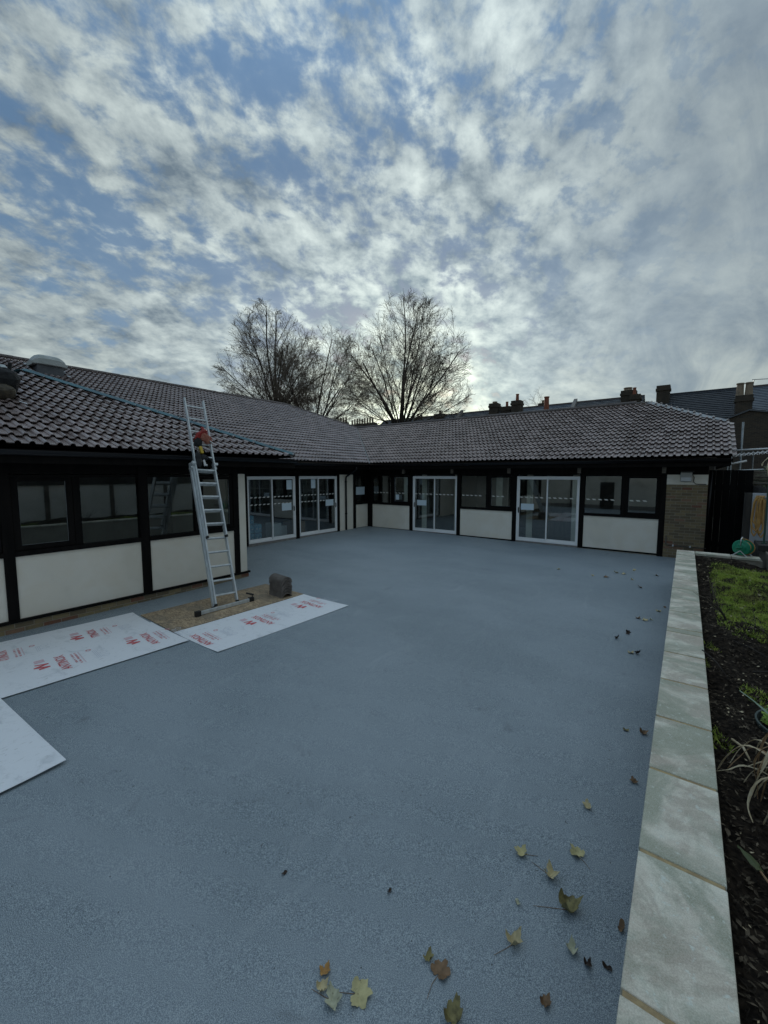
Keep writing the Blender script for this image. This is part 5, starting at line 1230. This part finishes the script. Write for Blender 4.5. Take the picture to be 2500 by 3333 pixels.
# ------------------------------------------------------------------ houses behind
def roof_courses(mb, x0, x1, y0, z0, y1, z1, n):
    d = V(0, y1 - y0, z1 - z0); nrm = V(0, -(z1 - z0), (y1 - y0)).normalized()
    if nrm.z < 0: nrm = -nrm
    for k in range(n):
        a = V(0, y0, z0) + d * (k / n); b = V(0, y0, z0) + d * ((k + 1.15) / n)
        A = a + nrm * 0.05; Bq = b + nrm * 0.0
        mb.add([(x0, A.y, A.z), (x1, A.y, A.z), (x1, Bq.y, Bq.z), (x0, Bq.y, Bq.z), (x0, a.y, a.z - .0), (x1, a.y, a.z - .0)], [(0, 1, 2, 3), (4, 5, 1, 0)])
def house(x0, x1, yr, zr, label, mat='slate', run=5.0, rise=3.6, chim=(), parapets=(), group=None, n=22):
    t = thing('terraced_house', ((x0 + x1) / 2, yr, -0.25), label, 'house', group); ze = zr - rise
    MB().box(x0, x1, yr - run + .3, yr + run - .3, -0.25, ze).obj('wall', 'far_brick', t)
    r = MB(); roof_courses(r, x0, x1, yr - run, ze, yr, zr, n); roof_courses(r, x0, x1, yr + run, ze, yr, zr, n); ro = r.obj('roof', mat, t)
    MB().bar((x0, yr, zr + .03), (x1, yr, zr + .03), .22, .14).obj('ridge', 'ridge' if mat != 'dark_tile' else 'dark_tile', ro)
    for s_ in (x0 + .02, x1 - .02): MB().add([(s_, yr - run, ze), (s_, yr + run, ze), (s_, yr, zr - .05)], [(0, 1, 2)]).obj('gable', 'far_brick', t)
    for px in parapets:
        m = MB(); dy = run * .96
        m.add([(px - .16, yr - dy, ze + .35), (px + .16, yr - dy, ze + .35), (px + .16, yr, zr + .42), (px - .16, yr, zr + .42), (px - .16, yr - dy, ze - .1), (px + .16, yr - dy, ze - .1), (px + .16, yr, zr - .3), (px - .16, yr, zr - .3)],
              [(0, 1, 2, 3), (7, 6, 5, 4), (0, 4, 5, 1), (1, 5, 6, 2), (2, 6, 7, 3), (3, 7, 4, 0)]); m.obj('party_wall', 'mortar', ro)
    for k in range(max(1, int((x1 - x0) / 3))):
        wx = x0 + (k + .5) * (x1 - x0) / max(1, int((x1 - x0) / 3))
        f = MB().box(wx - .5, wx + .5, yr - run + .22, yr - run + .31, ze - 2.2, ze - .6).obj('window', 'white', t); MB().box(wx - .42, wx + .42, yr - run + .20, yr - run + .215, ze - 2.1, ze - .7).obj('pane', 'glass', f)
    for (cx, cy, zb_, zt, w, dpt_, pots) in chim:
        c_ = MB(); c_.box(cx - w / 2, cx + w / 2, cy - dpt_ / 2, cy + dpt_ / 2, zb_, zt - .45); c_.box(cx - w / 2 - .07, cx + w / 2 + .07, cy - dpt_ / 2 - .07, cy + dpt_ / 2 + .07, zt - .45, zt - .25); c_.box(cx - w / 2 - .02, cx + w / 2 + .02, cy - dpt_ / 2 - .02, cy + dpt_ / 2 + .02, zt - .25, zt)
        co = c_.obj('chimney', 'far_brick', ro)
        for (dx, h, pr, pmat) in pots:
            MB().lathe((cx + dx, cy, zt), [(pr * 1.1, 0), (pr, .1), (pr * .85, h - .1), (pr * 1.05, h - .08), (pr, h)], 12).obj('chimney_pot', pmat, ro, smooth=False)
    return t
Y0 = 45.0; ZR = 7.15 + 2.5
GT = 'terrace behind the far wing'
house(-34, -22.4, Y0, ZR, 'dark slate-roofed house half hidden behind the bare tree', chim=((-28.3, Y0, ZR - 1, ZR + .05, 1.1, .9, ((-.25, .45, .15, 'pot_buff'), (.25, .35, .15, 'pot_buff'))), (-25.2, Y0 - .3, ZR - 1, ZR + .15, 1.2, .9, ((0, .4, .16, 'pot_buff'),))), parapets=(-22.45,), group=GT)
house(-22.3, -16.6, Y0, ZR, 'slate-roofed terraced house with two stubby dark chimneys', chim=((-18.2, Y0 - .6, ZR - 1.6, ZR + .62, .95, .95, ((0, .22, .26, 'pot_buff'),)), (-16.9, Y0 - .4, ZR - 1.6, ZR + .18, 1.0, .95, ((0, .55, .15, 'pot'),))), group=GT)
house(-16.5, -10.1, Y0, ZR - .05, 'slate-roofed terraced house with a tall terracotta chimney pot', 'slate_blue', chim=((-15.5, Y0 - 1.2, ZR - 2, ZR + .55, .95, .95, ((0, .72, .17, 'pot'),)), (-13.95, Y0 + 2.5, ZR - 2, ZR + .62, .8, .8, ((0, .35, .16, 'pot_buff'),)), (-12.28, Y0 - 2.0, ZR - 2.8, ZR - .78, 1.0, .9, ((0, 1.30, .25, 'pot'),))), parapets=(-10.05,), group=GT)
house(-9.95, -4.2, Y0, ZR - .02, 'slate-roofed terraced house ending in a fat chimney stack', chim=((-5.35, Y0 - .9, ZR - 2, ZR + .42, 1.15, 1.1, ((-.1, .3, .35, 'pot_buff'),)), (-4.75, Y0 - 1.6, ZR - 2, ZR - .1, .8, .9, ((-.1, .65, .14, 'pot'),))), group=GT)
house(-2.95, 2.35, Y0, ZR - .13, 'house with dark ribbed tile roof and a brick chimney at each end', 'dark_tile', chim=((-2.75, Y0 - .8, ZR - 3.5, ZR + .55, .95, .95, ()), (2.45, Y0 - 4.0, ZR - 4.5, ZR - 1.35, .95, 1.0, ((-.25, .95, .24, 'pot_buff'), (.25, .95, .24, 'pot_buff')))), n=20)
house(3.0, 9.5, Y0, ZR - .13, 'house with pale blue-grey slate roof beside the twin-pot chimney', 'slate_blue', n=24)
# brick rear wing with a low gable
rwg = thing('brick_outbuilding', (2.6, 33, -0.25), 'tall dark brick rear extension with a shallow gable behind the scaffold', 'building')
m = MB(); gx0, gx1, gy, zt0, zt1 = 0.95, 4.6, 32.0, 5.55, 6.15
m.add([(gx0, gy, -.25), (gx1, gy, -.25), (gx1, gy, zt0 + .1), (2.2, gy, zt1), (gx0, gy, zt0 + .05), (gx0, gy + 6, -.25), (gx1, gy + 6, -.25), (gx1, gy + 6, zt0 + .1), (2.2, gy + 6, zt1), (gx0, gy + 6, zt0 + .05)],
      [(0, 1, 2, 3, 4), (9, 8, 7, 6, 5), (0, 4, 9, 5), (1, 6, 7, 2)]); m.obj('wall', 'far_brick', rwg)
m = MB(); m.add([(gx0 - .1, gy - .1, zt0 + .08), (2.2, gy - .1, zt1 + .06), (2.2, gy + 6, zt1 + .06), (gx0 - .1, gy + 6, zt0 + .08)], [(0, 1, 2, 3)]); m.add([(2.2, gy - .1, zt1 + .06), (gx1 + .1, gy - .1, zt0 + .13), (gx1 + .1, gy + 6, zt0 + .13), (2.2, gy + 6, zt1 + .06)], [(0, 1, 2, 3)]); m.obj('roof', 'slate', rwg, solid=.08)
ant = thing('roof_aerial', (3.25, 45, ZR - .1), 'thin aerial on the ridge of the slate-blue house', 'aerial')
MB().tube([(3.2, 45, ZR - .15), (3.22, 45, ZR + .45)], .03, 6).obj('mast', 'galv', ant); MB().tube([(3.1, 45, ZR + .45), (4.3, 45, ZR + .38)], .025, 6).obj('boom', 'galv', ant)
# far house with a long row of chimney pots
hp = house(-62, -44, 62, 7.6 + 2.5, 'far house whose long chimney carries a row of many pots', n=16, chim=((-50.5, 60.5, 8.0, 12.0, 6.0, .9, tuple((-2.7 + .62 * k, 1.0 if k % 4 else .8, .17, 'pot_buff') for k in range(9))), (-56.2, 60.5, 8.0, 12.6, 3.4, .9, tuple((-1.4 + .7 * k, .95, .18, 'pot_buff') for k in range(5)))))

# ------------------------------------------------------------------ trees
def tree(name, label, base, height, fork, limbs, seed, lean=(0, 0), leaves=140, r0=0.28, len0=1.0, group='bare trees behind the roof', kids=(13, 9, 5), env=None):
    rd = random.Random(seed); t = thing(name, base, label, 'tree', group); base = Vector(base); tr = MB(); cr = MB(); lf = MB(); tips = []
    def grow(p, d, Ln, r, lvl):
        n = {0: 9, 1: 6, 2: 4, 3: 3}[lvl]; pts = [p.copy()]; rad = [r]; dirs = []
        wob = (0.06, 0.10, 0.15, 0.2)[lvl]; up = (0.012, 0.022, 0.02, .03)[lvl]
        for k in range(n):
            d = (d + V(rd.gauss(0, wob), rd.gauss(0, wob), rd.gauss(0, wob) * .6) + V(0, 0, up)).normalized(); p2 = p + d * Ln / n
            if env and len(pts) > 1:
                q = p2 - env[0]
                if (q.x * q.x + q.y * q.y) / env[1] ** 2 + q.z * q.z / env[2] ** 2 > rd.uniform(.86, 1.12): break
            p = p2; pts.append(p.copy()); dirs.append(d.copy())
            rad.append(max(r * (1 - .85 * (k + 1) / n), .007 if lvl > 1 else .010))
        n = len(pts) - 1
        (tr if lvl == 0 else cr).tube(pts, rad, (7, 5, 3, 3)[lvl], cap=False)
        if lvl < 3:
            nk = kids[lvl]
            for q in range(nk):
                f = (.16 if lvl == 0 else .12) + (1 - .16) * (q + rd.random() * .8) / nk; f = min(f, .985); i = min(int(f * n), n - 1); pp = pts[i].lerp(pts[i + 1], f * n - i)
                ang = R(rd.uniform(24, 50)); dd = dirs[i]; ax_ = dd.orthogonal(); ax_ = Quaternion(dd, rd.uniform(0, 6.28)) @ ax_; cd_ = Quaternion(ax_, ang) @ dd
                cl = Ln * (1 - .25 * f) * rd.uniform(.30, .55) if lvl == 0 else Ln * (1 - .35 * f) * rd.uniform(.30, .55)
                grow(pp, cd_, max(cl, .35), max(rad[i] * rd.uniform(.28, .42), .0105), lvl + 1)
        else: tips.append(p)
    fk = base + V(lean[0], lean[1], fork)
    tr.tube([base - V(0, 0, .3), base.lerp(fk, .35) + V(.05, .04, 0), base.lerp(fk, .7), fk], [r0 * 1.35, r0 * 1.1, r0, r0 * .9], 10)
    for (az, el, ln, rr) in limbs:
        a = R(az); e = R(el); grow(fk - V(0, 0, rd.uniform(0, .5)), V(math.cos(a) * math.cos(e), math.sin(a) * math.cos(e), math.sin(e)), ln * len0, rr, 0)
    for k in range(leaves):
        p = rd.choice(tips) + V(rd.uniform(-.1, .1), rd.uniform(-.1, .1), rd.uniform(-.15, .05)); l = rd.uniform(.04, .10); u = V(rd.uniform(-1, 1), rd.uniform(-1, 1), rd.uniform(-1, .3)).normalized() * l; v = u.orthogonal().normalized() * l * .6
        lf.add([p - u, p + v, p + u, p - v], [(0, 1, 2, 3)])
    tr.obj('trunk', 'bark', t); cr.obj('crown', 'twig', t)
    if lf.v: lf.obj('withered_leaves', 'dull_leaf', t)
    return t
def limbset(seed, n, elo, ehi, l0, l1, r):
    rd = random.Random(seed); return [(360 * k / n + rd.uniform(-22, 22), rd.uniform(elo, ehi), rd.uniform(l0, l1), r * rd.uniform(.7, 1.1)) for k in range(n)]
# right-hand tree (the low sun is behind it)
tree('bare_tree', 'bare vase-shaped tree with the low sun glowing behind its trunk', (-22.78, 32.88, -0.25), 19, 6.9, limbset(4, 9, 48, 70, 13, 14, .10) + [(20, 86, 14, .13), (200, 80, 14, .12), (110, 76, 14, .11)] + limbset(14, 8, 20, 45, 10, 11, .065), 11, r0=.24, leaves=420, env=(Vector((-22.4, 33.15, 11.7)), 6.3, 7.4))
tree('bare_tree', 'bare tree with rounded dense crown and a forked trunk above the tiled roof', (-31.4, 25.1, -0.25), 17, 8.4, limbset(7, 12, 38, 72, 11, 12, .075) + [(120, 84, 12, .12), (300, 78, 12, .11)] + limbset(17, 7, 12, 36, 8, 9, .06), 23, r0=.24, leaves=240, kids=(12, 8, 5), env=(Vector((-31.7, 24.9, 12.2)), 4.9, 5.9))
tree('bare_tree', 'bare many-stemmed tree with low knobbly boughs between two others', (-28.9, 27.3, -0.25), 15, 6.2, limbset(9, 12, 42, 76, 10, 12, .07) + limbset(19, 7, 14, 38, 7, 9, .065) + [(40, 80, 12, .10)], 37, r0=.30, leaves=200, kids=(12, 8, 5), env=(Vector((-28.2, 27.9, 10.6)), 4.7, 5.9))
tree('small_tree', 'small bare tree showing between two chimneys of the terrace', (-20.0, 62.0, -0.25), 12, 7.0, limbset(21, 7, 40, 78, 5.0, 7.0, .12), 41, r0=.2, leaves=0, group=None, kids=(8, 7, 4))
def bush(name, label, base, rx, rz, n, mat, seed):
    rd = random.Random(seed); t = thing(name, base, label, 'bush'); base = Vector(base); st = MB(); lf = MB()
    for k in range(14):
        a = rd.uniform(0, 6.28); q = base + V(math.cos(a) * rx * rd.uniform(.3, 1), math.sin(a) * rx * rd.uniform(.3, 1), rz * rd.uniform(.5, 1)); st.tube([base, base.lerp(q, .5) + V(0, 0, .15 * rz), q], [.05, .03, .012], 5)
    for k in range(n):
        a = rd.uniform(0, 6.28); r = rx * rd.random() ** .5; z = rz * (.25 + .75 * rd.random()) * (1 - .35 * (r / rx) ** 2); p = base + V(r * math.cos(a), r * math.sin(a), z)
        if math.sin(p.x * 3.1) * math.sin(p.y * 2.7) * math.sin(p.z * 3.3 + seed) < -.25: continue
        l = rd.uniform(.05, .12); u = V(rd.uniform(-1, 1), rd.uniform(-1, 1), rd.uniform(-.6, .6)).normalized() * l; v = u.orthogonal().normalized() * l * .55; lf.add([p - u, p + v, p + u, p - v], [(0, 1, 2, 3)])
    st.obj('stems', 'bark', t); lf.obj('foliage', mat, t)
bush('evergreen_bush', 'loose olive-green leafy treetop beside the row of chimney pots', (-34.5, 42.5, -0.25), 3.2, 9.6, 2600, 'green_leaf', 3)
bush('evergreen_bush', 'dark leafy bush growing beyond the passage fence', (2.6, 20.5, 0.1), 1.2, 3.0, 3000, 'hedge', 8)
